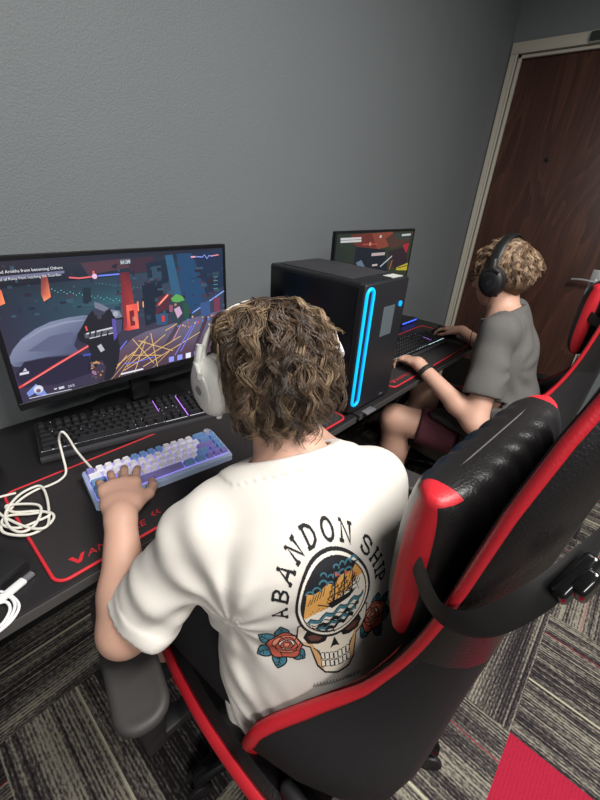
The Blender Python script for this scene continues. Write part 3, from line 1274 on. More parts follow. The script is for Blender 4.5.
# full-size black gaming keyboards
def full_keyboard(loc, rz, lab, accent):
    t = thing('gaming_keyboard', lab, 'keyboard', loc, rz, 'full size black keyboards')
    u = .0190
    W, D = 22.8 * u + .012, .150
    base = mat('keyboard_black', lin(24, 24, 27), .4)
    tl = math.radians(5)
    T = Matrix.Rotation(tl, 4, 'X')
    bm = bmesh.new()
    box(bm, (-W / 2, -D / 2 + .012, .001), (W / 2, D / 2, .018), .004, 2, Matrix.Translation((0, 0, .004)) @ T)
    obj('case', bm, base, t, True)
    bm = bmesh.new()
    box(bm, (-W / 2, -D / 2, .0), (W / 2, -D / 2 + .013, .014), .003, 2, Matrix.Translation((0, 0, .004)) @ T)
    obj('front_rail', bm, mat('rail_gunmetal', lin(92, 92, 96), .35, .6), t, True)
    zt = .022
    km = mat('key_black', lin(26, 26, 29), .45)
    cols_ = accent
    # glowing seams between the key blocks
    A = Art()
    for (p0, p1, wd) in (((-W / 2 + .006, -.052), (.068, -.052), .0016), ((.071, -.054), (.13, -.054), .0016), ((.073, .012), (.128, .012), .0018),
                         ((.1345, .06), (.1345, -.05), .0018), ((.0685, .06), (.0685, .0), .0014), ((.137, -.054), (W / 2 - .006, -.054), .0016)):
        A.stroke([p0, p1], wd, cols_[0] if abs(p0[0] - p1[0]) < .01 else cols_[1])
    for ri, yy in enumerate((.055, .031, .012, -.007, -.026, -.045)):
        for k in range(21):
            if (k * 7 + ri * 3) % 3:
                A.circle(-W / 2 + .016 + k * .0203, yy + .0085, .0009, cols_[2 + (k + ri) % (len(cols_) - 2)], n=6)
    A.build('backlight', lambda x, y, h: T @ Vector((x, y, zt + .0008 + h)) + Vector((0, 0, .0)), vcmat('key_glow', .5, 2.2), t, dz=.00001)
    lay = []
    x0 = -W / 2 + .006
    r0 = [(0, 1), (2, 1), (3, 1), (4, 1), (5, 1), (6.5, 1), (7.5, 1), (8.5, 1), (9.5, 1), (11, 1), (12, 1), (13, 1), (14, 1), (15.25, 1),
          (16.25, 1), (17.25, 1)]
    lay.append((.055, r0))
    r1 = [(i, 1) for i in range(13)] + [(13, 2), (15.25, 1), (16.25, 1), (17.25, 1), (18.5, 1), (19.5, 1), (20.5, 1), (21.5, 1)]
    lay.append((.031, r1))
    r2 = [(0, 1.5)] + [(1.5 + i, 1) for i in range(12)] + [(13.5, 1.5), (15.25, 1), (16.25, 1), (17.25, 1), (18.5, 1), (19.5, 1), (20.5, 1), (21.5, 1)]
    lay.append((.012, r2))
    r3 = [(0, 1.75)] + [(1.75 + i, 1) for i in range(11)] + [(12.75, 2.25), (18.5, 1), (19.5, 1), (20.5, 1)]
    lay.append((-.007, r3))
    r4 = [(0, 2.25)] + [(2.25 + i, 1) for i in range(10)] + [(12.25, 2.75), (16.25, 1), (18.5, 1), (19.5, 1), (20.5, 1), (21.5, 1)]
    lay.append((-.026, r4))
    r5 = [(0, 1.25), (1.25, 1.25), (2.5, 1.25), (3.75, 6.25), (10, 1.25), (11.25, 1.25), (12.5, 1.25), (13.75, 1.25), (15.25, 1), (16.25, 1),
          (17.25, 1), (18.5, 2), (20.5, 1)]
    lay.append((-.045, r5))
    n = 0
    for yy, r in lay:
        for xs, wk in r:
            q = T @ Vector((x0 + (xs + wk / 2) * u, yy, zt + .001))
            keycap(t, q.x, q.y, q.z, wk * u - .0034, u - .0034, .0072, km, tl)
            n += 1
    return t


full_keyboard((.388, .918, DZ + .003), math.radians(-13.4), 'black full size keyboard with lit keys under the large monitor',
              [(.5, .2, .9), (.5, .5, .55), (.8, .8, .9), (.7, .6, .9), (.5, .45, .5)])
full_keyboard((1.56, .715, DZ + .0065), math.radians(-2), 'black full size keyboard with green lights on the mat by the door',
              [(.5, .2, .9), (.55, .8, .8), (.1, .9, .4), (.15, .8, .5), (.5, .3, .9)])

# ------------------------------------------------------------------ tower
t = thing('computer_tower', 'tall black computer tower with a glowing blue loop on its front', 'computer', (.985, .72, DZ))
tb = mat('tower_black', lin(25, 26, 30), .38, bump=.1, bscale=1200)
x0, x1, y0, y1, H = -.115, .115, -.175, .18, .393
boxo('body', (x0, y0 + .012, .012), (x1, y1, H), tb, t, .008, 3)
boxo('side_panel', (x0 - .003, y0 + .022, .022), (x0 + .002, y1 - .008, H - .012), mat('tower_glass', lin(9, 9, 13), .22), t, .002)
boxo('front_panel', (x0, y0, .008), (x1, y0 + .02, H - .002), mat('tower_front', lin(27, 29, 34), .5), t, .006, 3)
vt = bpy.data.materials.new('vent_mesh')
vt.use_nodes = True
nt = vt.node_tree
N = nt.nodes.new
Lk = nt.links.new
bs = nt.nodes['Principled BSDF']
tc = N('ShaderNodeTexCoord')
vo = N('ShaderNodeTexVoronoi')
vo.inputs['Scale'].default_value = 190
vo.inputs['Randomness'].default_value = 0.0
Lk(tc.outputs['Object'], vo.inputs['Vector'])
cr = N('ShaderNodeValToRGB')
cr.color_ramp.elements[0].position = .28
cr.color_ramp.elements[0].color = (.004, .004, .005, 1)
cr.color_ramp.elements[1].position = .4
cr.color_ramp.elements[1].color = (*lin(52, 52, 56), 1)
Lk(vo.outputs['Distance'], cr.inputs[0])
Lk(cr.outputs[0], bs.inputs['Base Color'])
bs.inputs['Roughness'].default_value = .5
boxo('top_vent', (x0 + .018, y0 + .06, H - .002), (x1 - .018, y1 - .03, H + .003), vt, t, .002)
for sx in (-1, 1):
    for sy in (-1, 1):
        bm = bmesh.new()
        cyl(bm, (sx * .09, .0 + sy * .15, 0), (sx * .09, .0 + sy * .15, .013), .014, n=16)
        obj('foot', bm, blk, t, True)
led = mat('led_blue', (0, .1, .3), .4, emit=(0.0, .12, .6), estr=1.5)
ledc = mat('led_core', (0, .3, .5), .4, emit=(.0, .42, .92), estr=1.1)
lp = [(p[0] - .092, p[1] + .206) for p in rrect(.032, .345, .0155, 8)]
tubeo('light_loop', [(p[0], y0 - .001, p[1]) for p in lp], .0048, ledc, t, n=10, closed=True, sub=1)
tubeo('light_loop_glow', [(p[0], y0 + .0005, p[1]) for p in [(q[0] - .092, q[1] + .206) for q in rrect(.022, .335, .0105, 8)]], .0028, led, t,
      n=8, closed=True, sub=1)
bm = bmesh.new()
prism(bm, rrect(.062, .088, .002), (.022, y0 - .0008, .274), (1, 0, 0), (0, 0, 1), (0, 1, 0), .0015)
obj('sticker', bm, mat('sticker_grey', lin(86, 96, 102), .45), t, False, 'grey rectangular sticker')
bm = bmesh.new()
cyl(bm, (.082, y0 + .002, .316), (.082, y0 - .003, .316), .0085, n=20)
obj('power_button', bm, mat('power_glow', (0, .2, .4), .4, emit=(0, .35, .9), estr=1.1), t, True)
boxo('label', (.035, y0 + .012, H - .0015), (.092, y0 + .045, H + .0006), mat('label_white', lin(190, 192, 190), .5), t)
boxo('port', (.05, y0 - .0008, .02), (.07, y0 + .002, .024), mat('port_grey', lin(150, 150, 160), .3, .6), t)

# small blue-lit bar behind the second keyboard, beside the wall
t = thing('light_bar', 'low black bar with blue lights at the desk end under the wall', 'light bar', (1.93, .93, DZ))
boxo('base', (-.085, -.02, 0), (.085, .02, .02), blk, t, .003)
bm = bmesh.new()
for k in range(9):
    cyl(bm, (-.07 + k * .0175, -.0195, .012), (-.07 + k * .0175, -.0215, .012), .0045, n=10)
obj('lights', bm, mat('bar_blue', (0, 0, .3), .4, emit=(.05, .12, 1), estr=3), t)

# slim silver stand below the tower: a little phone holder edge
tag(boxo('metal_clip', (.925, .512, DZ - .002), (.975, .536, DZ + .004), mat('clip_silver', lin(170, 172, 178), .3, .7), None, .0015),
    'thin silver clip on the desk edge in front of the tower', 'clip')

# ------------------------------------------------------------------ cables, mice, small things on the left
cabm = mat('cable_white', lin(226, 224, 214), .5)
pp = []
for (x, q, z) in ((97, 474, .784), (86, 462, .790), (76, 450, .80), (67, 436, .835), (61.5, 432, .845), (59, 440, .82), (63, 457, .785), (66, 472, .762),
                  (60, 480, .757), (48, 486, .757), (36, 490, .758), (20, 500, .758), (6, 515, .758), (1, 528, .758), (8, 534, .758),
                  (28, 535, .759), (46, 527, .760), (54, 517, .760), (48, 512, .760), (30, 514, .761), (8, 516, .760), (2, 524, .761),
                  (18, 528, .762), (40, 520, .762), (50, 514, .763), (38, 511, .763), (14, 512, .763), (6, 506, .763), (22, 504, .764),
                  (38, 505, .764), (41, 512, .764), (34, 526, .764), (20, 532, .764), (8, 525, .764), (6, 512, .764), (18, 496, .764),
                  (34, 487, .764), (42, 487, .763), (47, 498, .762), (49, 515, .76), (46, 527, .765), (30, 528, .765), (10, 520, .764), (-2, 512, .762), (-8, 500, .758),
                  (0, 497, .757), (16, 493, .757)):
    d = FW + RX * ((x - 300) / FPX) - UP * ((q - 400) / FPX)
    pp.append(CAM + d * ((z - CAM.z) / d.z))
t = tag(tubeo('keyboard_cable', pp, .0026, cabm, None, n=8, sub=7),
        'loose coil of thick white cable on the desk corner, leading to the small keyboard', 'cable')
pp = []
for (x, q, z) in ((-14, 592, .753), (2, 592, .753), (14, 598, .753), (19, 607, .753), (12, 620, .754), (-4, 634, .755), (-16, 640, .755), (-18, 620, .756), (-6, 606, .757), (6, 602, .757),
                  (10, 610, .757), (2, 624, .758), (-12, 632, .758), (-20, 615, .758), (-8, 598, .758), (8, 596, .758), (15, 606, .758), (6, 624, .758), (-10, 636, .758),
                  (-22, 622, .756), (-16, 602, .755), (-2, 598, .755)):
    d = FW + RX * ((x - 300) / FPX) - UP * ((q - 400) / FPX)
    pp.append(CAM + d * ((z - CAM.z) / d.z))
tag(tubeo('charging_cable', pp, .0023, mat('cable_bright', lin(236, 236, 238), .45), None, n=8, sub=7),
    'thin bright white cable coiled at the very front edge of the desk', 'cable')
# black hub with a white plug
t = thing('usb_hub', 'small black box with a white plug on the desk corner', 'hub', (.002, .632, DZ), math.radians(20))
boxo('body', (-.055, -.035, 0), (.035, .035, .022), mat('hub_black', lin(22, 22, 24), .5), t, .004)
p_ = boxo('plug', (-.03, -.058, .002), (.014, -.044, .010), mat('plug_white', lin(225, 225, 225), .4), t, .003)
boxo('plug_sleeve', (.014, -.056, .003), (.028, -.046, .009), mat('plug_grey', lin(150, 150, 155), .3, .6), t, .001)
boxo('port_light', (-.052, .0, .0215), (-.028, .02, .0235), mat('hub_blue', (.05, .2, .5), .4, emit=(.1, .35, .9), estr=.8), t)
t = thing('desk_speaker', 'round dark speaker at the left desk corner beside the large keyboard', 'speaker', (.04, .95, DZ))
bm = bmesh.new()
cyl(bm, (0, 0, 0), (0, 0, .035), .05, .046, 32, .006)
obj('body', bm, mat('speaker_black', lin(28, 27, 29), .7), t, True)
bm = bmesh.new()
cyl(bm, (0, 0, .034), (0, 0, .038), .038, .034, 32, .001)
obj('grille', bm, vt, t, True)


def mouse(loc, rz, lab):
    t = thing('computer_mouse', lab, 'mouse', loc, rz, 'black mice on the second mat')
    F = Field((-.045, -.075, -.005), (.045, .075, .05), .003)
    F.ell((0, 0, .008), (.031, .060, .030), k=0)
    F.F = np.maximum(F.F, -F.grid()[..., 2])
    sdfobj('shell', F, mat('mouse_black', lin(22, 22, 24), .35), t)
    tubeo('light_ring', [(.029 * math.cos(a), .057 * math.sin(a), .004) for a in np.linspace(0, 2 * PI, 20)[:-1]], .0014,
          mat('mouse_light', (.3, .1, .3), .4, emit=(.8, .3, .7), estr=.9), t, closed=True, sub=2)
    bm = bmesh.new()
    cyl(bm, (-.004, .03, .034), (.004, .03, .034), .008, n=16)
    obj('wheel', bm, blk, t, True)


mouse((1.90, .70, DZ + .0035), .2, 'black mouse under the right hand of the boy in grey')
# ================================================================== racing style chairs
lea = mat('black_leatherette', lin(29, 27, 28), .32, bump=.35, bscale=330, spec=.6)
lred = mat('red_leatherette', lin(198, 36, 48), .40, bump=.2, bscale=400)
fab = mat('black_fabric', lin(18, 16, 18), .8, bump=.3, bscale=700)
plb = mat('chair_plastic', lin(30, 29, 31), .5, bump=.1, bscale=900)
glossy = mat('chair_gloss', lin(14, 14, 15), .14)


def ring_mesh(bm, rings, cap=True):
    R = [[bm.verts.new(p) for p in r] for r in rings]
    n = len(R[0])
    for i in range(len(R) - 1):
        for k in range(n):
            bm.faces.new((R[i][k], R[i][(k + 1) % n], R[i + 1][(k + 1) % n], R[i + 1][k]))
    if cap:
        bm.faces.new(R[0][::-1])
        bm.faces.new(R[-1])


def interp(tab, z):
    """Catmull interpolation of rows (z, a, b, ...)"""
    zs = [r[0] for r in tab]
    if z <= zs[0]:
        return tab[0][1:]
    if z >= zs[-1]:
        return tab[-1][1:]
    i = max(k for k in range(len(zs) - 1) if zs[k] <= z)
    t = (z - zs[i]) / (zs[i + 1] - zs[i])
    a, b, c, d = tab[max(i - 1, 0)], tab[i], tab[i + 1], tab[min(i + 2, len(tab) - 1)]
    out = []
    for j in range(1, len(b)):
        out.append(0.5 * (2 * b[j] + (c[j] - a[j]) * t + (2 * a[j] - 5 * b[j] + 4 * c[j] - d[j]) * t * t +
                          (3 * b[j] - a[j] - 3 * c[j] + d[j]) * t ** 3))
    return out


def make_chair(loc, rz, lab, group):
    t = thing('gaming_chair', lab, 'chair', loc, rz, group)
    # local: +y is forward; z up.  rows: z, half width, y of the bolster rim, y of the front centre, y of the rear centre
    BK = [(.47, .250, -.060, -.150, -.235),
          (.52, .272, -.050, -.170, -.258),
          (.58, .282, -.065, -.182, -.272),
          (.63, .268, -.082, -.190, -.278),
          (.70, .215, -.135, -.198, -.282),
          (.76, .180, -.178, -.206, -.285),
          (.84, .158, -.208, -.216, -.290),
          (.92, .150, -.226, -.236, -.294),
          (1.00, .148, -.238, -.252, -.299),
          (1.10, .142, -.250, -.262, -.306),
          (1.18, .125, -.264, -.272, -.314),
          (1.24, .102, -.278, -.284, -.322),
          (1.275, .070, -.288, -.292, -.326),
          (1.29, .03, -.300, -.302, -.328)]
    zs = []
    for i in range(len(BK) - 1):
        for k in range(4):
            zs.append(BK[i][0] + (BK[i + 1][0] - BK[i][0]) * k / 4)
    zs.append(BK[-1][0])
    rings = []
    for z in zs:
        hw, yr, yf, yb = interp(BK, z)
        pts = []
        # front, left rim to right rim
        for k in range(17):
            u = -1 + 2 * k / 16
            a = abs(u)
            bl = max(0.0, (a - .45) / .55)
            bl = bl * bl * (3 - 2 * bl)
            pts.append((u * hw * .985, yf + (yr - yf) * bl - .004 * math.cos(u * 8) * (1 - bl), z))
        # rear, right to left
        for k in range(17):
            u = 1 - 2 * k / 16
            a = abs(u)
            side = max(0.0, (a - .55) / .45)
            yy = yb + (yr - .02 - yb) * side ** 1.6
            ww = hw * (1.0 + .05 * math.sin(min(1, side) * PI))
            pts.append((u * ww, yy, z))
        rings.append(pts)
    bm = bmesh.new()
    ring_mesh(bm, rings)
    back = obj('backrest', bm, lea, t, True, sharp=70)
    me = back.data
    me.materials.append(fab)
    for p in me.polygons:
        c = p.center
        if c.z < .86 and (c.y < interp(BK, c.z)[1] - .028):
            p.material_index = 1
    rim = []
    rad = []
    for z in zs[2:]:
        hw, yr, yf, yb = interp(BK, z)
        rim.append((-hw, yr - .008, z))
        rad.append(0.0062 + .0045 * max(0, min(1, (.80 - z) / .12)))
    top = (0, -.308, 1.297)
    R = [(-x, y, z) for x, y, z in rim][::-1]
    path = rim + [top] + R
    rr = rad + [.0065] + rad[::-1]
    bm = bmesh.new()
    # closes in a curl at the foot of each wing
    tube(bm, path, rr, 10)
    obj('piping', bm, lred, back, True, sharp=0, label='red piping along the rim')
    # inner red strips of the hip wings
    for s in (-1, 1):
        bm = bmesh.new()
        a = []
        b = []
        for z in [.50 + k * .02 for k in range(18)]:
            hw, yr, yf, yb = interp(BK, z)
            a.append(bm.verts.new((s * hw * .985, yr + .004, z)))
            b.append(bm.verts.new((s * hw * (.985 - .08), yr * .55 + .45 * (yf + (yr - yf) * .55) + .006, z)))
        for k in range(len(a) - 1):
            bm.faces.new((a[k], a[k + 1], b[k + 1], b[k]))
        bmesh.ops.solidify(bm, geom=list(bm.faces), thickness=.004)
        obj('red_panel', bm, lred, back, True, label='red inner strip of the wing')
    # seat
    SE = [(-.19, .290, .500, .435), (-.12, .305, .505, .437), (0, .312, .508, .440), (.10, .308, .505, .443), (.20, .296, .494, .446), (.27, .275, .478, .445), (.31, .25, .455, .430),
          (.325, .22, .425, .405)]
    rings = []
    ys = []
    for i in range(len(SE) - 1):
        for k in range(3):
            ys.append(SE[i][0] + (SE[i + 1][0] - SE[i][0]) * k / 3)
    ys.append(SE[-1][0])
    for y in ys:
        hw, zb, zc_ = interp(SE, y)
        pts = []
        for k in range(21):
            u = -1 + 2 * k / 20
            a = abs(u)
            bl = max(0.0, (a - .58) / .34)
            bl = min(1, bl)
            bl = bl * bl * (3 - 2 * bl)
            dz = -.02 * max(0, (a - .93) / .07) ** 2
            pts.append((u * hw, y, zc_ + (zb - zc_) * bl + dz))
        for k in range(11):
            u = 1 - 2 * k / 10
            pts.append((u * hw * .93, y, .365))
        rings.append(pts)
    bm = bmesh.new()
    ring_mesh(bm, rings)
    seat = obj('seat', bm, lea, t, True, sharp=60)
    for s in (-1, 1):
        bm = bmesh.new()
        rw = []
        for y in ys:
            hw, zb, zc_ = interp(SE, y)
            rw.append([bm.verts.new(p) for p in ((s * (hw - .012), y, zb - .008), (s * (hw - .009), y, zb + .002), (s * (hw - .004), y, zb + .001),
                                                 (s * (hw + .004), y, zb - .012), (s * (hw + .003), y, zb - .020), (s * (hw - .004), y, zb - .024),
                                                 (s * (hw - .02), y, zb - .02))])
        for i in range(len(rw) - 1):
            for k in range(7):
                bm.faces.new((rw[i][k], rw[i][(k + 1) % 7], rw[i + 1][(k + 1) % 7], rw[i + 1][k]))
        bm.faces.new(rw[0][::-1])
        bm.faces.new(rw[-1])
        obj('side_bolster', bm, lred, seat, True, sharp=60, label='red side bolster of the seat')
    # hinge covers
    for s in (-1, 1):
        bm = bmesh.new()
        box(bm, (s * .262 - .012, -.235, .40), (s * .262 + .012, -.13, .53), .01, 3)
        obj('hinge_cover', bm, plb, t, True)
    # armrests
    for s in (-1, 1):
        X = s * .370
        bm = bmesh.new()
        ca, sa = math.cos(.2), math.sin(.2) * -s
        rr_ = []
        for z, ins in ((0, .010), (.003, .004), (.008, .0005), (.014, 0), (.019, .0015), (.0225, .0055), (.0235, .011), (.0228, .016), (.0228, .024)):
            rr_.append([(X + p[0] * ca + p[1] * sa, .152 - p[0] * sa + p[1] * ca, .632 + z)
                        for p in rrect(.082 - 2 * ins, .275 - 2 * ins, .037 - ins, 8)])
        ring_mesh(bm, rr_)
        pd = obj('armrest', bm, mat('arm_pad', lin(52, 50, 50), .55, bump=.2, bscale=900), t, True, sharp=60)
        bm = bmesh.new()
        box(bm, (X - .022, .09, .43), (X + .022, .15, .636), .008)
        box(bm, (X * .55 - .02, .10, .375), (X + .02 * s + (0.02 if s > 0 else -.0), .14, .40), .006) if s > 0 else \
            box(bm, (X - .02, .10, .375), (X * .55 + .02, .14, .40), .006)
        box(bm, (X - .02, .095, .375), (X + .02, .145, .45), .006)
        obj('arm_post', bm, plb, t, True)
    # under the seat
    bm = bmesh.new()
    box(bm, (-.13, -.13, .335), (.13, .15, .366), .01)
    obj('tilt_mechanism', bm, plb, t, True)
    bm = bmesh.new()
    cyl(bm, (0, 0, .10), (0, 0, .24), .03, n=20)
    cyl(bm, (0, 0, .23), (0, 0, .336), .016, n=20)
    obj('gas_lift', bm, glossy, t, True)
    for k in range(5):
        a = 2 * PI * k / 5 + math.radians(160)
        c, s_ = math.cos(a), math.sin(a)
        o = tubeo('base_leg', [(0, 0, .125), (c * .10, s_ * .10, .13), (c * .20, s_ * .20, .118), (c * .29, s_ * .29, .092), (c * .325, s_ * .325, .072)],
                  [1.15 - .45 * i / 24 for i in range(25)], glossy, t, n=12, sub=6, flat=(.030, .019))
        bm = bmesh.new()
        for q in (-1, 1):
            p = Vector((c * .318, s_ * .318, .030)) + Vector((-s_, c, 0)) * q * .011
            p2 = p + Vector((-s_, c, 0)) * q * .014
            cyl(bm, p, p2, .029, n=20, bev=.004)
        cyl(bm, (c * .318, s_ * .318, .03), (c * .318, s_ * .318, .085), .008, n=10)
        obj('caster', bm, plb, o, True)
    return t


def make_pillow(loc, rz, lab, group):
    """strap pillow: local origin at its centre; strap goes round the backrest behind it"""
    t = thing('chair_pillow', lab, 'pillow', loc, rz, group)
    HW, HH, HD = .168, .120, .048
    bm = bmesh.new()
    nu, nv = 48, 48
    rings = []
    for i in range(nu + 1):
        u = -1 + 2 * i / nu
        prof = (1 - abs(u) ** 7) ** .5 if abs(u) < 1 else 0
        prof = max(prof, .30)
        pts = []
        for k in range(nv):
            a = 2 * PI * k / nv
            c, s = math.cos(a), math.sin(a)
            e = .62
            yy = math.copysign(abs(c) ** e, c) * HD * prof
            zz = math.copysign(abs(s) ** e, s) * HH * (.90 + .10 * prof + .05 * abs(u) ** 3)
            wr = .004 * math.sin(u * 26 + zz * 12) * (1 - abs(u)) * (1 if yy > 0 or True else 0)
            pts.append((u * HW, yy + wr * (1 if c > 0 else -1), zz))
        rings.append(pts)
    ring_mesh(bm, rings)
    o = obj('cushion', bm, lea, t, True, sharp=75)
    o.data.materials.append(lred)
    for fi, p in enumerate(o.data.polygons):
        i, k = fi // nv, fi % nv
        uu = abs(-1 + 2 * (i + .5) / nu)
        ang = (k + .5) / nv            # 0 front, .25 top, .5 rear, .75 bottom
        if fi >= nu * nv or (uu > .94 and (ang < .29 or ang > .72)) or (uu > .85 and .17 < ang < .31):
            p.material_index = 1
    for s in ():
        bm = bmesh.new()
        pts = []
        for k in range(28):
            a = 2 * PI * k / 28
            c, q = math.cos(a), math.sin(a)
            pts.append((s * HW * .935, (math.copysign(abs(c) ** .62, c) * HD * .78 if c > 0 else -.010 - .012 * max(0, q)), math.copysign(abs(q) ** .62, q) * HH * .985))
        tube(bm, pts, .0022, 6, True)
        obj('seam', bm, lred, o, True, label='red seam at the pillow end')
    bm = bmesh.new()
    tube(bm, [(x, .006 + .0, HH * 1.0 - .0005) for x in np.linspace(-HW * .9, HW * .9, 24)], .0012, 6)
    obj('top_stitching', bm, mat('stitch_grey', lin(90, 86, 86), .6), o, True)
    # strap round the backrest
    pts = [(-.166, .0, .022), (-.184, -.028, .012), (-.193, -.055, .012), (-.186, -.086, .032), (-.158, -.113, .078), (-.11, -.128, .112), (-.03, -.136, .128), (.04, -.136, .12),
           (.105, -.128, .07), (.145, -.112, .03), (.160, -.075, .01), (.168, -.035, .004), (.162, .0, .006)]
    st = tubeo('strap', pts, 1.0, mat('elastic_black', lin(20, 19, 20), .55), t, n=10, sub=6, flat=(.0155, .0014),
               upv=lambda p: Vector((p.x, p.y + .06, 0.0)).normalized())
    bm = bmesh.new()
    box(bm, (-.030, -.010, -.017), (.030, .008, .017), .005, 3, Matrix.Translation((-.137, -.128, .100)) @ Matrix.Rotation(-.25, 4, 'Z') @ Matrix.Rotation(-.6, 4, 'Y') @ Matrix.Scale(.82, 4))
    box(bm, (-.016, -.016, -.019), (.016, .002, .019), .005, 3, Matrix.Translation((-.137, -.131, .100)) @ Matrix.Rotation(-.25, 4, 'Z') @ Matrix.Rotation(-.6, 4, 'Y') @ Matrix.Scale(.82, 4))
    obj('buckle', bm, glossy, st, True)
    return t


CH1 = (.475, .272, 0)
CH2 = (1.705, .33, 0)
c1 = make_chair(CH1, math.radians(-3), 'black and red racing style chair in front, holding the boy in the white shirt', 'racing style chairs')
p1 = make_pillow((.497, .076, .962), math.radians(-5), 'black pillow with red ends strapped to the nearest chair back', 'strap pillows')
p1.rotation_euler.y = -.05
c2 = copy_tree(c1)
c2.location = CH2
c2.rotation_euler.z = math.radians(-1)
for ch in bpy.data.objects:
    if ch.parent == c2 and ch.name.startswith('arm'):
        ch.location = (0, -.15, -.03)
c2['label'] = 'black and red racing style chair holding the boy in the grey shirt'
p2 = copy_tree(p1)
p2.location = (CH2[0] + .085, CH2[1] - .212, 1.02)
p2['label'] = 'pillow with red end on the farther chair, behind the boy in grey'
# ================================================================== people
skinm = mat('skin', lin(200, 158, 138), .55, bump=.12, bscale=500, var=.07, vscale=9, sss=.12)
npv = lambda *a: np.array(a, float)


def unit(v):
    v = np.array(v, float)
    return v / np.linalg.norm(v)


def frame(fwd, up):
    f = unit(fwd)
    s = unit(np.cross(f, up))
    u = np.cross(s, f)
    return s, f, u          # side (right), forward, up


def add_hand(F, wrist, fwd, up, thumb, size=1.0, curl=(.35, .5, .4), spread=.10, tcurl=.3, k=.006):
    """wrist joint, direction of the palm, back-of-hand normal, thumb=+1 on the +side, -1 on the -side"""
    s, f, u = frame(fwd, up)
    s = s * thumb                     # towards the thumb
    w = npv(*wrist)
    Z = size
    F.ecap(w - f * .01 * Z, w + f * .03 * Z, (.026 * Z, .019 * Z), (.031 * Z, .017 * Z), s, .012)
    F.ecap(w + f * .025 * Z, w + f * .075 * Z, (.032 * Z, .0155 * Z), (.039 * Z, .0135 * Z), s, .012)
    F.ecap(w + f * .02 * Z + s * .018 * Z - u * .006 * Z, w + f * .05 * Z + s * .026 * Z - u * .008 * Z, (.013 * Z, .013 * Z), (.012 * Z, .012 * Z), s, .012)
    L = [(.028, (.040, .023, .020), .0088), (.0095, (.044, .027, .021), .0090), (-.0095, (.040, .025, .021), .0085), (-.027, (.031, .019, .018), .0076)]
    ends = []
    for i, (off, ls, r) in enumerate(L):
        base = w + f * (.080 - .004 * abs(i - 1) - (.006 if i == 3 else 0)) * Z + s * off * Z + u * .001
        a = (1.0 - i) * spread - .02
        d = f * math.cos(a) + s * math.sin(a)
        d = unit(d)
        ang = .12
        p = base
        F.cone(p, p + d * .001, r * 1.05 * Z, r * 1.05 * Z, .01)
        for j, l in enumerate(ls):
            ang += curl[j] * (1 + .08 * i)
            dd = d * math.cos(ang) - u * math.sin(ang)
            q = p + dd * l * Z
            r2 = r * (.92 if j < 2 else .82)
            F.cone(p, q, r * Z, r2 * Z, k if j == 0 else .003)
            p, r = q, r2
        ends.append((p, dd, r * Z))
    # thumb from the side of the palm
    b = w + f * .028 * Z + s * .026 * Z - u * .006 * Z
    d1 = unit(f * .70 + s * .62 - u * .25)
    d2 = unit(f * .90 + s * (.35 - tcurl * .4) - u * .30)
    d3 = unit(f * 1.0 + s * (.05 - tcurl * .6) - u * .25)
    p1 = b + d1 * .038 * Z
    p2 = p1 + d2 * .030 * Z
    p3 = p2 + d3 * .022 * Z
    F.cone(b, p1, .0135 * Z, .0108 * Z, .012)
    F.cone(p1, p2, .0106 * Z, .0098 * Z, .004)
    F.cone(p2, p3, .0098 * Z, .0080 * Z, .003)
    ends.append((p3, d3, .008 * Z))
    return ends, u


def nails(ends, u, parent):
    for p, d, r in ends:
        n = unit(u + d * 0.6 - d * np.dot(u + d * .6, d))
        s = np.cross(d, n)
        bm = bmesh.new()
        for k in range(12):
            a = 2 * PI * k / 12
            q = p + d * (.004 + math.cos(a) * r * .62) + s * math.sin(a) * r * .62 + n * r * (1.03 - .25 * math.sin(a) ** 2)
            bm.verts.new(q)
        bm.faces.new(bm.verts)
        obj('nail', bm, mat('nail', lin(226, 180, 164), .3), parent, True)


def add_head(F, c, fwd, up, Z=1.0):
    s, f, u = frame(fwd, up)
    M = np.stack([s, f, u], 1)
    c = npv(*c)
    P = lambda x, y, z: c + (s * x + f * y + u * z) * Z
    F.ell(P(0, -.012, .022), npv(.074, .092, .082) * Z, M, .02)
    F.ell(P(0, .032, -.030), npv(.058, .058, .072) * Z, M, .03)
    F.ell(P(0, .052, -.078), npv(.034, .034, .026) * Z, M, .03)            # jaw and chin
    F.cone(P(0, .085, .004), P(0, .104, -.026), .008 * Z, .0125 * Z, .012)   # nose
    for q in (-1, 1):
        F.ell(P(q * .030, .088, .008), npv(.017, .012, .011) * Z, M, .008, 'sub')
        F.ell(P(q * .030, .079, .006), npv(.0125, .0125, .0115) * Z, M, .003)
        F.ell(P(q * .034, .068, -.022), npv(.020, .020, .018) * Z, M, .02)
        F.cone(P(q * .010, .094, -.031), P(q * .012, .092, -.030), .006 * Z, .005 * Z, .006)
        # ears
        F.ell(P(q * .079, -.006, -.008), npv(.010, .020, .031) * Z, M, .008)
        F.ell(P(q * .086, .0, -.008), npv(.006, .011, .018) * Z, M, .004, 'sub')
    F.ell(P(0, .090, -.052), npv(.022, .008, .005) * Z, M, .006)
    F.ell(P(0, .088, -.060), npv(.019, .009, .006) * Z, M, .006)
    F.ell(P(0, .099, -.0555), npv(.020, .008, .0012) * Z, M, .002, 'sub')
    return P, M


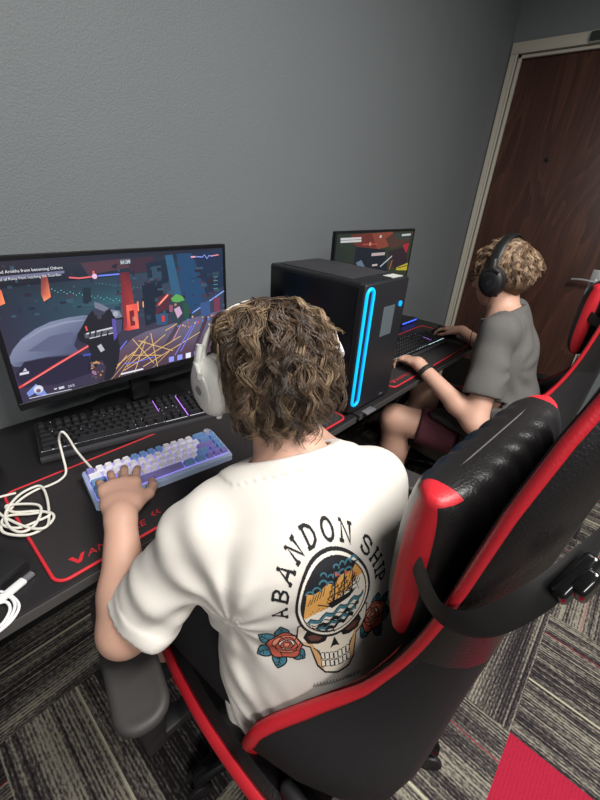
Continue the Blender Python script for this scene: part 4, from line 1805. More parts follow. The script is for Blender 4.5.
def hair_strands(name, P0, M, Z, parent, material, n_cl, per, length, curl, flow, colors, seed, part=None, lo_z=-.9, cover=None, rad=.0009,
                 grow=(.085, .103, .094), fall=1.0, nseg=22, layers=.022, cup=None):
    """tufts of curling strands combed over the skull. P0 centre, M columns are side/forward/up"""
    R = np.random.RandomState(seed)
    s, f, u = M[:, 0], M[:, 1], M[:, 2]
    E = npv(*grow) * Z
    roots = []
    while len(roots) < n_cl:
        v = R.normal(size=3)
        v /= np.linalg.norm(v)
        if cover(v):
            roots.append(v)
    roots = np.array(roots)
    crown = unit(npv(0.05, -.35, 1.0))
    V = []
    Fc = []
    Cc = []
    steps = nseg
    cs = []
    for ci, v in enumerate(roots):
        ph = R.rand() * 2 * PI
        wl = curl[1] * (.75 + .6 * R.rand())
        amp = curl[0] * (.55 + .9 * R.rand())
        Ln = length(v) * (.72 + .5 * R.rand())
        lay = R.rand() * layers
        sw = R.normal(size=3) * .22
        colr = np.array(colors[R.randint(len(colors))]) * (.75 + .5 * R.rand())
        # guide line
        p = v * E
        pts = []
        d = flow(v, R)
        ds = Ln / steps
        for i in range(steps + 1):
            pts.append(p)
            e = p / E
            nr = unit(e / E)
            g = flow(e / np.linalg.norm(e), None) + sw * .6
            g = g - nr * min(0, 1) * 0
            d = unit(d * .72 + g * .28)
            q = p + d * ds
            eq = q / E
            lq = np.linalg.norm(eq)
            tgt = 1.0 + (lay * min(1, i / 5)) / E[0]
            if lq < tgt:
                q = q + unit(eq / E) * (tgt - lq) * E.mean()
            p = q
        pts = np.array(pts)
        cs.append((v, pts, ph, wl, amp, colr, Ln))
    cs_idx = 0
    for (v, pts, ph, wl, amp, colr, Ln) in cs:
        T = np.gradient(pts, axis=0)
        T /= np.linalg.norm(T, axis=1)[:, None] + 1e-9
        out = pts / (E ** 2)
        out /= np.linalg.norm(out, axis=1)[:, None]
        B = np.cross(T, out)
        B /= np.linalg.norm(B, axis=1)[:, None] + 1e-9
        Nn = np.cross(B, T)
        sarr = np.linspace(0, 1, len(pts))
        arc = sarr * Ln
        sgn = 1 if R.rand() < .5 else -1
        for k in range(per):
            a0 = R.rand() * 2 * PI
            rr = (.0095 * Z) * math.sqrt(R.rand())
            pk = ph + R.normal() * .35
            ak = amp * (.85 + .3 * R.rand())
            clump = 1 - .45 * np.sin(sarr * PI * .5)
            env = np.minimum(1, sarr * 3.0) * (.62 + .75 * sarr)
            th = pk + sgn * arc / wl * 2 * PI
            q = pts + B * ((rr * math.cos(a0) * clump + ak * env * np.sin(th)))[:, None] + \
                Nn * ((rr * math.sin(a0) * clump * .7 + ak * env * .75 * np.cos(th)))[:, None]
            cut = max(8, int(len(pts) * (.8 + .2 * R.rand())))
            q = q[:cut]
            T2 = np.gradient(q, axis=0)
            T2 /= np.linalg.norm(T2, axis=1)[:, None] + 1e-9
            X = np.cross(T2, Nn[:cut])
            X /= np.linalg.norm(X, axis=1)[:, None] + 1e-9
            Y = np.cross(T2, X)
            rad_ = rad * (1.15 - .8 * np.linspace(0, 1, cut) ** 2)
            base = sum(len(a) for a in V) if False else cs_idx
            ring = []
            for j in range(3):
                a = 2 * PI * j / 3
                ring.append(q + X * (math.cos(a) * rad_)[:, None] + Y * (math.sin(a) * rad_)[:, None])
            W = np.stack(ring, 1).reshape(-1, 3)
            V.append(W)
            i0 = base + np.arange(cut - 1)[:, None] * 3
            for j in range(3):
                Fc.append(np.concatenate([i0 + j, i0 + (j + 1) % 3, i0 + 3 + (j + 1) % 3, i0 + 3 + j], 1))
            c1_ = colr * (.85 + .3 * R.rand())
            Cc.append(np.repeat(np.append(c1_, 1)[None], len(W), 0))
            cs_idx += len(W)
    V = np.concatenate(V)
    if cup:      # tucked in under the ear cups
        e_ = V - 0
        w_ = np.clip((.062 - np.abs(V[:, 1] - .012)) / .02, 0, 1) * np.clip((.050 - V[:, 2]) / .03, 0, 1)
        lim = .079
        over = np.maximum(0, np.abs(V[:, 0]) - lim)
        V[:, 0] -= np.sign(V[:, 0]) * over * w_ * .96
        over = np.maximum(0, np.abs(V[:, 0]) - .087)
        V[:, 0] -= np.sign(V[:, 0]) * over * .75
    V = V @ M.T + npv(*P0)
    Fq = np.concatenate(Fc)
    me = bpy.data.meshes.new(name)
    me.vertices.add(len(V))
    me.vertices.foreach_set('co', V.astype(np.float32).ravel())
    me.loops.add(len(Fq) * 4)
    me.loops.foreach_set('vertex_index', Fq.astype(np.int32).ravel())
    me.polygons.add(len(Fq))
    me.polygons.foreach_set('loop_start', np.arange(len(Fq), dtype=np.int32) * 4)
    me.update(calc_edges=True)
    a = me.color_attributes.new('Col', 'FLOAT_COLOR', 'POINT')
    a.data.foreach_set('color', np.concatenate(Cc).astype(np.float32).ravel())
    return finish(name, me, material, parent, True)


def headset(P0, M, Z, parent_tag, c_main, c_pad, c_disc, name_label, band_r=.0, wide=.018, cable=None, disc_scale=1.0, back=0.0, thick=1.0, tilt=(.030, .097), toe=-.06, emb=None):
    """over-ear headset in head space (side, forward, up)"""
    s, f, u = [M[:, i] for i in range(3)]
    c = npv(*P0)
    P = lambda x, y, z: Vector(c + (s * x + f * y + u * z) * Z)
    t = thing('headset', name_label, 'headset', c.tolist(), 0, 'headsets')
    off = -Vector(c)
    S, Fv, Uv = Vector(s), Vector(f), Vector(u)
    G = lambda x, y, z: P(x, y, z) + off
    ex = .100
    bt, bh = tilt
    b = []
    for k in range(25):
        a = math.radians(-8 + 196 * k / 24)
        b.append(G(math.cos(a) * (ex + .004), -.008 + bt * max(0, math.sin(a)), .022 + math.sin(a) * bh))
    tubeo('headband', b, 1.0, c_main, t, n=14, sub=2, flat=(wide, .0055 * thick), upv=lambda p: (p - G(0, -.012, .02)).normalized())
    tubeo('headband_pad', [p + (G(0, -.01, .02) - p).normalized() * .007 for p in b[6:19]], 1.0, c_pad, t, n=12, sub=2, flat=(wide * .8, .005),
          upv=lambda p: (p - G(0, -.012, .02)).normalized())
    for q in (-1, 1):
        cc = G(q * .092, -.004, -.012)
        ax = (S * q + Fv * toe + Uv * -.05).normalized()
        A2 = Uv - ax * Uv.dot(ax)
        A2.normalize()
        A1 = ax.cross(A2)

        def disc(bm, prof, ry=1.25):
            rings = []
            for (h, r) in prof:
                rings.append([cc + ax * h * Z + (A1 * math.cos(2 * PI * k / 40) * r + A2 * math.sin(2 * PI * k / 40) * r * ry) * Z for k in range(40)])
            ring_mesh(bm, rings)
        bm = bmesh.new()
        disc(bm, [(-.018, .026), (-.016, .036), (-.008, .040), (.000, .038), (.002, .034)])
        cup = obj('ear_cushion', bm, c_pad, t, True, sharp=0)
        bm = bmesh.new()
        disc(bm, [(.000, .037), (.004, .0395), (.014, .0385), (.022, .034), (.026, .026), (.0262, .012)])
        cup = obj('ear_cup', bm, c_main, t, True, sharp=60)
        bm = bmesh.new()
        disc(bm, [(.0250, .0265 * disc_scale), (.0278, .0262 * disc_scale), (.0290, .024 * disc_scale), (.0292, .010)])
        pl = obj('cup_plate', bm, c_disc, cup, True, sharp=40)
        # round mark in the middle of the plate: a ring with three bars
        if q == -1 or True:
            bm = bmesh.new()
            for k in range(1):
                tube(bm, [cc + ax * .0296 * Z + (A1 * math.cos(2 * PI * j / 20) + A2 * math.sin(2 * PI * j / 20)) * .0068 * Z for j in range(20)], .0009, 6, True)
            for d in (-1, 0, 1):
                o1 = cc + ax * .0296 * Z + (A1 * d * .0032) * Z
                tube(bm, [o1 - A2 * .0045 * Z, o1 + A2 * .0045 * Z], .0008, 6)
            obj('emblem', bm, emb or blk, pl, True)
        bm = bmesh.new()
        y0_, z0_ = -.012, .030
        path = [G(q * .106, -.012, .055), G(q * .112, -.012, .036), G(q * .116, -.010, .020)]
        tube(bm, catmull(path, 4), 1.0, 12, flat=(.013 * thick, .006), upv=lambda p: (S * q))
        obj('yoke', bm, c_main, t, True, sharp=60)
        bm = bmesh.new()
        tube(bm, catmull([G(q * .115, -.034, .012), G(q * .117, -.012, .026), G(q * .115, .012, .014)], 6), 1.0, 10, flat=(.008, .004), upv=lambda p: (S * q))
        obj('yoke_fork', bm, c_main, t, True, sharp=60)
        bm = bmesh.new()
        o1 = cc + ax * .012 * Z - A2 * .044 * Z + A1 * (.016 * q) * Z
        cyl(bm, o1, o1 - A2 * .004, .005, n=14)
        obj('volume_dial', bm, c_disc, cup, True)
    if cable:
        tubeo('cable', [Vector(p) + off for p in cable], .0016, blk, t, n=8)
    return t


# ------------------------------------------------------------------ the boy in the white shirt
me_lab = 'person in white printed t-shirt with wavy brown hair, seated at the large monitor'
per1 = thing('person', me_lab, 'person', (.40, .26, 0), 0, 'players at the desks')
O1 = Vector((.40, .26, 0))


def rebase(o, O):
    o.data.transform(Matrix.Translation(-O))
    return o


HC = npv(.429, .437, 1.071)
HF = unit(npv(math.sin(math.radians(29)), math.cos(math.radians(29)), -.22))
HU = unit(npv(.02, .20, 1.0))
SH_L, EL_L, WR_L = npv(.228, .378, .880), npv(.115, .428, .712), npv(.187, .560, .812)
SH_R, EL_R, WR_R = npv(.520, .262, .880), npv(.660, .380, .745), npv(.690, .590, .800)
TS = unit(npv(.906, -.42, 0))          # shoulder line
PV = npv(.405, .225, .530)
CH = npv(.372, .292, .835)
LB = npv(.385, .240, .665)
NK = npv(.395, .345, .948)
F = Field((-.02, .02, 0.0), (.78, 1.08, 1.22), .0036)
# trunk
F.ecap(PV, LB, (.150, .105), (.128, .088), TS, .03)
F.ecap(LB, CH, (.128, .090), (.150, .092), TS, .04)
F.ecap(CH, CH + npv(.006, .028, .05), (.150, .090), (.125, .075), TS, .04)
F.cone(npv(.33, .350, .895), SH_L, .050, .042, .04)
F.cone(npv(.43, .305, .895), SH_R, .050, .042, .04)
F.cone(NK - npv(0, .01, .03), NK + npv(.02, .035, .035), .053, .049, .03)
F.cone(NK, HC + npv(-.01, -.015, -.045), .050, .047, .03)
add_head(F, HC, HF, HU, .98)
# arms
for a, b, c in ((SH_L, EL_L, WR_L), (SH_R, EL_R, WR_R)):
    F.cone(a, b, .040, .036, .03)
    mid = b + (c - b) * .3
    F.cone(b, mid, .037, .037, .03)
    F.cone(mid, c, .037, .0245, .02)
# left hand on the keys, right hand further along
eL, uL = add_hand(F, WR_L, npv(.42, .9, .10), npv(0.0, -.1, 1), 1, 1.0, curl=(.10, .27, .32), spread=.12, tcurl=.1)
eR, uR = add_hand(F, WR_R, npv(-.1, 1, -.1), npv(0, .1, 1), -1, .90, curl=(.2, .45, .4))
# legs
for hx, kn, an in (((.315, .25, .515), (.275, .640, .525), (.275, .70, .10)), ((.495, .235, .515), (.535, .640, .525), (.545, .74, .10))):
    F.cone(hx, kn, .078, .056, .03)
    F.cone(kn, an, .052, .036, .03)
body = rebase(sdfobj('body', F, skinm, per1, it=2), O1)
del F
nails(eL, uL, None) if False else None

# shirt
stm = mat('shirt_white', lin(206, 201, 194), .85, bump=.25, bscale=900, sheen=.15)
hF = .0034
S = Field((-.02, .02, .40), (.78, .60, 1.04), hF)
S.ecap(npv(.382, .228, .470), npv(.378, .236, .64), (.190, .130), (.176, .118), TS, .03)
S.ecap(npv(.378, .236, .64), CH + npv(-.002, -.008, 0), (.176, .118), (.176, .112), TS, .04)
S.ecap(CH + npv(0, -.008, 0), CH + npv(.008, .024, .062), (.172, .110), (.135, .078), TS, .05)
S.cone(npv(.34, .345, .895), SH_L, .060, .055, .05)
S.cone(npv(.43, .300, .895), SH_R, .060, .054, .05)
S.cone(NK - npv(.004, .03, .05), NK + npv(.010, .025, .035), .076, .062, .03)
for a, b in ((SH_L, EL_L), (SH_R, EL_R)):
    dr = unit(b - a)
    a = a + npv(.012, -.004, 0)
    S.ecap(a, a + dr * .185, (.054, .052), (.063, .058), np.cross(dr, npv(0, 0, 1)) + npv(0, .3, .2), .03)
G = S.grid()
# cloth folds: pulls from the armpit down to the hip, and soft creases elsewhere
pit = npv(.235, .31, .795)
d = G - pit
ang = np.arctan2(d[..., 2], d[..., 0] * .75 - d[..., 1] * .65)
rr = np.linalg.norm(d, axis=-1)
fold = np.sin(ang * 11 + 5 * vnoise(G, 7)) * np.exp(-((rr - .11) / .07) ** 2) * .0042
dr_ = npv(.25, -.10, -.95)
q = (G - npv(.22, .24, .62)) @ unit(npv(.8, -.6, .45))
low = np.clip((.74 - G[..., 2]) / .18, 0, 1)
leftw = np.clip((.36 - G[..., 0]) / .14, 0, 1)
fold += np.sin(q * 210 + 6 * vnoise(G, 6)) * low * leftw * .0050
fold += (vnoise(G * npv(1, 1, .45), 26) - .5) * .0055 + (vnoise(G, 13) - .5) * .009
qs = (G - SH_L) @ unit(EL_L - SH_L)
slv = np.clip((.25 - G[..., 0]) / .04, 0, 1) * np.clip(qs / .05, 0, 1)
fold += np.sin(qs * 120 + 7 * vnoise(G, 9)) * slv * .0016
uu_ = (G - npv(.322, .196, .838)) @ unit(npv(.906, -.42, 0))
calm = np.clip((-uu_ - .085) / .05, 0, 1) * .75 + .25
fold *= calm
S.F += fold
outer = S.F.copy()
shell = np.maximum(outer, -(outer + .0098))
# sleeve ends, hem and neck openings
for a, b in ((SH_L, EL_L), (SH_R, EL_R)):
    dr = unit(b - a)
    qq = (G - a) @ dr - .176
    near = np.linalg.norm(G - (a + dr * .17), axis=-1) - .13
    shell = np.maximum(shell, -np.maximum(-qq, near))
    rim = np.abs(qq + .012) - .0125
    shell = np.minimum(shell, np.maximum(np.maximum(np.maximum(outer - .0022, -(outer + .0050)), rim), near))
hem = (.450 - G[..., 2]) + (G[..., 1] - .25) * .12 + (G[..., 0] - .4) * .03
shell = np.maximum(shell, hem)
nax = unit(npv(.16, .50, .85))
dn = G - NK - nax * .012
al = dn @ nax
rad_n = np.linalg.norm(dn - al[..., None] * nax, axis=-1)
near = rad_n - .12
shell = np.maximum(shell, -np.maximum(-al, near))
# collar ribbing: a band round the neck opening
band = np.maximum(np.maximum(outer - .0028, -(outer + .0085)), np.maximum(np.abs(al + .0095) - .0105, near))
shell = np.minimum(shell, band)
S.F = shell.astype(np.float32)
shirt = sdfobj('shirt', S, stm, per1, it=2, lam=.4)
dgp = bpy.context.evaluated_depsgraph_get()
tree = BVHTree.FromPolygons([v.co.copy() for v in shirt.data.vertices], [tuple(p.vertices) for p in shirt.data.polygons])
del S, G, outer, shell, fold, d, ang, rr

# print on the back (centimetres: u to the wearer's right as seen from behind, v up)
ink = lin(24, 24, 27)
wht = lin(226, 220, 208)
ora = lin(214, 158, 84)
tea = lin(66, 118, 134)
ros = lin(190, 92, 74)
ros2 = lin(214, 132, 108)
bone = lin(222, 212, 196)
tan_ = lin(204, 160, 110)
A = Art()


def rose(cx, cy, r, mirror=1):
    for a0, ln in ((150, 1.75), (200, 1.75), (250, 1.6), (100, 1.6), (320, 1.5), (20, 1.45)):
        a = math.radians(a0 if mirror > 0 else 180 - a0)
        ca, sa = math.cos(a), math.sin(a)
        pts = []
        for k in range(13):
            tt = k / 12
            wv = math.sin(PI * tt) * r * .42
            pts.append((cx + ca * r * (.5 + (ln - .5) * tt) - sa * wv, cy + sa * r * (.5 + (ln - .5) * tt) + ca * wv))
        for k in range(11, 0, -1):
            tt = k / 12
            wv = -math.sin(PI * tt) * r * .42
            pts.append((cx + ca * r * (.5 + (ln - .5) * tt) - sa * wv, cy + sa * r * (.5 + (ln - .5) * tt) + ca * wv))
        A.poly(pts, tea)
        A.stroke(pts, .22, ink, closed=True)
        A.stroke([(cx + ca * r * .6, cy + sa * r * .6), (cx + ca * r * ln * .92, cy + sa * r * ln * .92)], .16, ink)
        for tt in (.45, .65, .8):
            b0 = (cx + ca * r * (.5 + (ln - .5) * tt), cy + sa * r * (.5 + (ln - .5) * tt))
            for sg in (-1, 1):
                A.stroke([b0, (b0[0] + ca * .35 - sg * sa * .45, b0[1] + sa * .35 + sg * ca * .45)], .11, ink)
    n = 30
    out = [(cx + math.cos(2 * PI * k / n) * r * (1.06 + .10 * math.sin(5 * 2 * PI * k / n)),
            cy + math.sin(2 * PI * k / n) * r * (.95 + .10 * math.sin(5 * 2 * PI * k / n))) for k in range(n)]
    A.poly(out, ros)
    A.stroke(out, .24, ink, closed=True)
    for i, (rr_, cc_) in enumerate(((.82, ros2), (.62, ros), (.46, wht), (.36, ros), (.2, ros2))):
        pts = [(cx + mirror * .08 * r + math.cos(2 * PI * k / 22 + i) * r * rr_ * (1 + .14 * math.sin(3 * 2 * PI * k / 22)),
                cy + .1 * r + math.sin(2 * PI * k / 22 + i) * r * rr_ * .82) for k in range(22)]
        A.poly(pts, cc_)
        A.stroke(pts, .17, ink, closed=True)
    for k in range(5):
        a = k * 1.26 + .4
        A.stroke([(cx + math.cos(a + .1 * j) * r * (.5 + .12 * j), cy + math.sin(a + .1 * j) * r * (.45 + .11 * j)) for j in range(5)], .18, ink, taper=True)


rose(-8.6, -7.4, 2.75, 1)
rose(8.4, -7.0, 2.7, -1)
# skull under the disc
sk = [(-6.6, -3.5), (-6.6, -6.2), (-5.6, -7.6), (-4.4, -8.2), (-4.0, -9.6), (-3.4, -11.6), (-2.2, -12.8), (0, -13.3), (2.2, -12.8), (3.4, -11.6),
      (4.0, -9.6), (4.4, -8.2), (5.6, -7.6), (6.6, -6.2), (6.6, -3.5), (0, -1)]
A.poly(sk, bone)
A.stroke(sk, .3, ink, closed=True)
A.poly([(-5.8, -7.0), (-4.4, -8.0), (-3.9, -9.6), (-3.2, -11.6), (-2.2, -12.4), (-3.0, -9.6), (-4.2, -7.4)], tan_)
A.poly([(5.8, -7.0), (4.4, -8.0), (3.9, -9.6), (3.2, -11.6), (2.2, -12.4), (3.0, -9.6), (4.2, -7.4)], tan_)
for sg in (-1, 1):
    ey = [(sg * 1.2, -6.9), (sg * 1.6, -5.3), (sg * 3.2, -4.6), (sg * 5.0, -5.0), (sg * 5.6, -6.3), (sg * 4.8, -7.5), (sg * 3.0, -7.9), (sg * 1.7, -7.7)]
    A.poly(ey, ink)
    A.poly([(sg * 1.9, -6.7), (sg * 3.2, -5.8), (sg * 4.9, -6.2), (sg * 4.3, -7.1), (sg * 2.8, -7.3)], lin(96, 60, 52))
    A.stroke([(sg * 1.0, -4.8), (sg * 3.2, -3.9), (sg * 5.6, -4.6)], .25, ink, taper=True)
A.poly([(-.9, -9.2), (0, -7.4), (.9, -9.2), (.3, -8.9), (-.3, -8.9)], ink)
for k in range(7):
    x = -2.4 + k * .8
    for y, hh in ((-10.5, .55), (-11.7, .5)):
        y += abs(k - 3) * .12
        tp = [(x - .34, y - hh), (x + .34, y - hh), (x + .36, y + hh * .8), (x, y + hh), (x - .36, y + hh * .8)]
        A.poly(tp, wht)
        A.stroke(tp, .15, ink, closed=True)
for k in range(4):
    A.stroke([(-3.9 + .3 * k, -8.4 - .2 * k), (-3.1 + .2 * k, -9.2 - .5 * k)], .14, ink)
    A.stroke([(3.9 - .3 * k, -8.4 - .2 * k), (3.1 - .2 * k, -9.2 - .5 * k)], .14, ink)
# the disc with sea and ship
A.circle(0, 0, 6.95, ink, ry=7.2, n=56)
A.circle(0, 0, 6.5, wht, ry=6.75, n=56)
A.circle(0, 0, 6.1, ink, ry=6.35, n=56)
A.circle(0, 0, 5.9, ora, ry=6.15, n=56)


def seg_y(y):
    return 5.9 * math.sqrt(max(0, 1 - (y / 6.15) ** 2))


cl = []
for k in range(20):
    a = math.radians(200 - k * 7.6)
    cl.append((5.93 * math.cos(a), 6.18 * math.sin(a)))
low_ = []
for k in range(9):
    low_.append((4.4 - k * 1.18, 4.6 - .30 * k + .42 * math.cos(k * 2.4) - .05 * k))
A.poly(cl + [(cl[-1][0], cl[-1][1])] + low_[::1], lin(28, 30, 36))
for k in range(8):
    x, y = low_[k]
    A.stroke([(x - .7 + .7 * math.cos(q), y - .05 + .62 * math.sin(q)) for q in np.linspace(-.4, 2.9, 8)], .26, tea)
for k in range(5):
    x, y = low_[k + 1]
    A.stroke([(x - .5 + .5 * math.cos(q), y + 1.1 + .45 * math.sin(q)) for q in np.linspace(-.4, 2.9, 7)], .2, tea)
# white spray and waves
wv = []
for k in range(21):
    x = -5.6 + 11.1 * k / 20
    wv.append((x, -2.6 + .26 * (k) * .55 + .45 * math.sin(k * 1.3)))
bot = []
for k in range(20):
    a = math.radians(-17 - 146 * k / 19)
    bot.append((5.86 * math.cos(a), 6.1 * math.sin(a)))
A.poly([(-5.5, -2.3), (-3.5, -1.5), (-1.8, -1.2), (-.2, -.4), (1.2, .8), (2.6, 1.2), (3.6, 2.4), (5.0, 2.8)] + [(5.86 * math.cos(math.radians(a)), 6.1 * math.sin(math.radians(a))) for a in (24, 10, -5, -17)] + bot, wht)
for row, (dy, colr) in enumerate(((-1.0, tea), (-2.1, wht), (-2.6, ink), (-3.2, tea), (-4.2, ink))):
    top_ = []
    for k in range(17):
        x = -5.1 + .25 * row + (10.6 - .7 * row) * k / 16
        y = -2.0 + dy + 2.6 * (k / 16) + .42 * math.sin(k * 1.6 + row)
        lim = 5.8 * math.sqrt(max(0, 1 - (y / 6.1) ** 2))
        top_.append((max(-lim, min(lim, x)), y))
    bt = [(max(-5.8 * math.sqrt(max(0, 1 - (max(y - .75, -5.9) / 6.1) ** 2)), min(5.8 * math.sqrt(max(0, 1 - (max(y - .75, -5.9) / 6.1) ** 2)), x)), max(y - .75, -5.9)) for x, y in top_]
    A.poly(top_ + bt[::-1], colr)
    A.stroke(top_, .2, ink)
for k in range(14):
    A.circle(-4.4 + k * .35, -1.5 + .3 * math.sin(k * 2.1) + .1 * k, .11, ink, n=6)
# ship
hull = [(-1.5, -.2), (-.8, -1.3), (2.6, -.3), (4.1, 1.0), (2.2, .5)]
A.poly(hull, ink)
for mx, my, ht, ln in ((-.4, -.6, 4.4, .30), (1.4, 0, 3.6, .30), (3.0, .4, 2.6, .3)):
    tx_, ty_ = mx + ln, my + ht
    A.stroke([(mx, my), (tx_, ty_)], .26, ink)
    for t_, wv_ in ((.35, 1.3), (.6, 1.0), (.8, .7)):
        X, Y = mx + ln * t_, my + ht * t_
        A.stroke([(X - wv_, Y - .35), (X + wv_ * .8, Y + .45)], .2, ink)
        A.stroke([(X - wv_, Y - .35), (mx, my + .3)], .12, ink)
    A.stroke([(tx_, ty_), (mx + 1.5, my)], .12, ink)
    A.stroke([(tx_, ty_), (mx - 1.3, my + .2)], .12, ink)
    A.poly([(tx_, ty_), (tx_ + .9, ty_ + .1), (tx_ + .1, ty_ + .7)], ros)
    A.stroke([(tx_, ty_ - .2), (tx_, ty_ + .8)], .16, ink)
A.stroke([(-.8, -1.0), (-3.2, -.1)], .22, ink)
for k in range(6):
    A.stroke([(-4.9 + k * .5, .0 + k * .25), (-4.4 + k * .5, 1.3 + k * .3)], .14, ink)
    A.stroke([(3.0 + k * .35, 4.0 - k * .35), (2.5 + k * .35, 2.9 - k * .3)], .13, ink)
A.circle(0, 0, 6.1, ink, ry=6.35, n=2) if False else None

# lettering drawn with strokes, each letter in a 1 x 1.4 box
LT = {'A': [[(0, 0), (.5, 1.4), (1, 0)], [(.2, .5), (.8, .5)], [(-.18, 0), (.2, 0)], [(.8, 0), (1.18, 0)], [(.3, 1.4), (.6, 1.4)]],
      'B': [[(.12, 0), (.12, 1.4)], [(-.1, 1.4), (.6, 1.4), (.88, 1.2), (.88, .95), (.6, .74), (.12, .74)], [(.6, .74), (.98, .5), (.98, .22), (.65, 0), (-.1, 0)]],
      'N': [[(.08, 0), (.08, 1.4), (.92, 0), (.92, 1.4)], [(-.15, 0), (.3, 0)], [(-.15, 1.4), (.1, 1.4)], [(.7, 1.4), (1.15, 1.4)]],
      'D': [[(.12, 0), (.12, 1.4)], [(-.1, 1.4), (.5, 1.4), (.9, 1.1), (1.0, .7), (.9, .3), (.5, 0), (-.1, 0)]],
      'O': [[(.5 + .5 * math.cos(a), .7 + .7 * math.sin(a)) for a in np.linspace(0, 2 * PI, 20)], [(-.12, .7), (.12, .7)], [(.88, .7), (1.12, .7)]],
      'S': [[(.95, 1.05), (.85, 1.3), (.5, 1.42), (.15, 1.28), (.06, 1.0), (.25, .8), (.75, .62), (.96, .38), (.85, .1), (.5, -.02), (.15, .1), (.04, .38)],
            [(.95, .95), (.95, 1.3)], [(.04, .1), (.04, .45)]],
      'H': [[(.1, 0), (.1, 1.4)], [(.9, 0), (.9, 1.4)], [(.1, .7), (.9, .7)], [(-.12, 0), (.32, 0)], [(.68, 0), (1.12, 0)], [(-.12, 1.4), (.32, 1.4)],
            [(.68, 1.4), (1.12, 1.4)]],
      'I': [[(.5, 0), (.5, 1.4)], [(.2, 0), (.8, 0)], [(.2, 1.4), (.8, 1.4)], [(.35, .7), (.65, .7)]],
      'P': [[(.15, 0), (.15, 1.4)], [(-.08, 1.4), (.6, 1.4), (.92, 1.15), (.92, .85), (.6, .6), (.15, .6)], [(-.08, 0), (.4, 0)]]}
word = 'ABANDON SHIP'
a_start, a_end = 184, 2
for i, ch in enumerate(word):
    if ch == ' ':
        continue
    a = math.radians(a_start + (a_end - a_start) * {0: 0, 1: 1, 2: 2, 3: 3.05, 4: 4.05, 5: 5.1, 6: 6.1, 8: 7.35, 9: 8.2, 10: 8.9, 11: 9.5}[i] / 9.5)
    R0 = 8.3
    for stx in LT[ch]:
        pts = []
        for k in range(len(stx)):
            x, y = stx[k]
            x = (x - .5) * 1.75
            y = y * 1.55
            r0 = R0 + y
            pts.append((math.cos(a) * r0 + math.sin(a) * x, math.sin(a) * r0 * .94 - math.cos(a) * x * .9))
        A.stroke(pts, .40, ink)
# small line of lettering below
A.text('THE SEA TAKES ALL', -4.6, -15.2, .95, ink, spacing=1.1) if False else None
for k in range(16):
    x = -4.6 + k * .58
    A.stroke([(x, -14.9), (x + .2, -14.3), (x + .36, -14.9)], .14, ink)
ub = unit(npv(.906, -.42, 0))
nb = unit(npv(-.42, -.906, .10))
vb = np.cross(ub, nb) * -1
vb = unit(npv(.04, .16, 1.0) - nb * (npv(.04, .16, 1.0) @ nb))
OB = npv(.322, .196, .838)


def on_back(u_, v_, h):
    o = OB + ub * u_ * PS + vb * v_ * PS * 1.22 + nb * .25
    hit, nrm, idx, dist = tree.ray_cast(Vector(o), Vector(-nb), .6)
    if hit is None:
        return None
    if nrm.dot(Vector(nb)) < 0:
        nrm = -nrm
    return hit + nrm * .0006


PS = .0084
A.raster('back_print', on_back, .075, vcmat('print_ink', .75, bump=.1), shirt)
for o in (shirt,) + tuple(x for x in bpy.data.objects if x.parent == shirt):
    o.data.transform(Matrix.Translation(-O1))

# black shorts and shoes
shm = mat('shorts_black', lin(24, 23, 25), .85, bump=.3, bscale=800)
F = Field((.10, .05, .36), (.72, .70, .70), .006)
F.ecap(npv(.402, .225, .49), npv(.395, .232, .60), (.166, .120), (.150, .108), TS, .03)
for hx, kn in ((npv(.310, .25, .515), npv(.275, .56, .525)), (npv(.498, .235, .515), npv(.530, .56, .525))):
    F.cone(hx, kn, .092, .078, .03)
rebase(sdfobj('shorts', F, shm, per1, it=2), O1)


def shoe(x, y, O, m_, par, rz=0.0):
    F = Field((x - .08, y - .16, -.004), (x + .08, y + .20, .16), .005)
    F.ecap(npv(x, y - .05, .04), npv(x, y + .12, .035), (.038, .038), (.044, .034), npv(1, 0, 0), .02)
    F.cone(npv(x, y - .04, .06), npv(x, y - .035, .10), .042, .042, .02)
    F.F = np.maximum(F.F, .001 - F.grid()[..., 2])
    return rebase(sdfobj('shoe', F, m_, par, it=1), O)


shoe(.275, .74, O1, shm, per1)
shoe(.545, .78, O1, shm, per1)

# hair
hs, hf, hu = frame(HF, HU)
HM = np.stack([hs, hf, hu], 1)
hairm = vcmat('hair_strands', .42, spec=.5)
capm = mat('hair_base', lin(44, 34, 27), .8, bump=.9, bscale=120)
F = Field((.28, .26, .93), (.60, .60, 1.20), .0045)
PP = lambda x, y, z: HC + hs * x + hf * y + hu * z
F.ell(PP(0, -.016, .024), (.081, .098, .092), HM, 0)
F.ell(PP(0, -.045, -.030), (.076, .060, .075), HM, .03)
G = F.grid()
qf = (G - HC) @ hf
qu = (G - HC) @ hu
F.F = np.maximum(F.F, -np.maximum(-(qf - .035), (qu - .045)))
F.F += (vnoise(G, 42) - .5) * .012
rebase(sdfobj('hair', F, capm, per1, it=1), O1)


def cover1(v):
    # v in head axes (side, forward, up)
    if v[2] < -.55:
        return False
    if v[1] > .25 and v[2] < .45:
        return False
    return True


def flow1(v, R):
    # comb away from the crown, then down with gravity
    c = npv(.02, -.30, .95)
    g = npv(v[0] * .8, v[1] * .55 - .12, 0) * max(0.0, v[2]) * 1.2 + npv(0, .0, -1.0) * (1.15 - max(0, v[2]) * .9)
    t = g - v * (g @ v) * .8
    n = np.linalg.norm(t)
    if n < 1e-6:
        t = npv(1, 0, 0)
        n = 1
    o = t / n
    if R is not None:
        o = o + R.normal(size=3) * .25 + v * .25
    return o


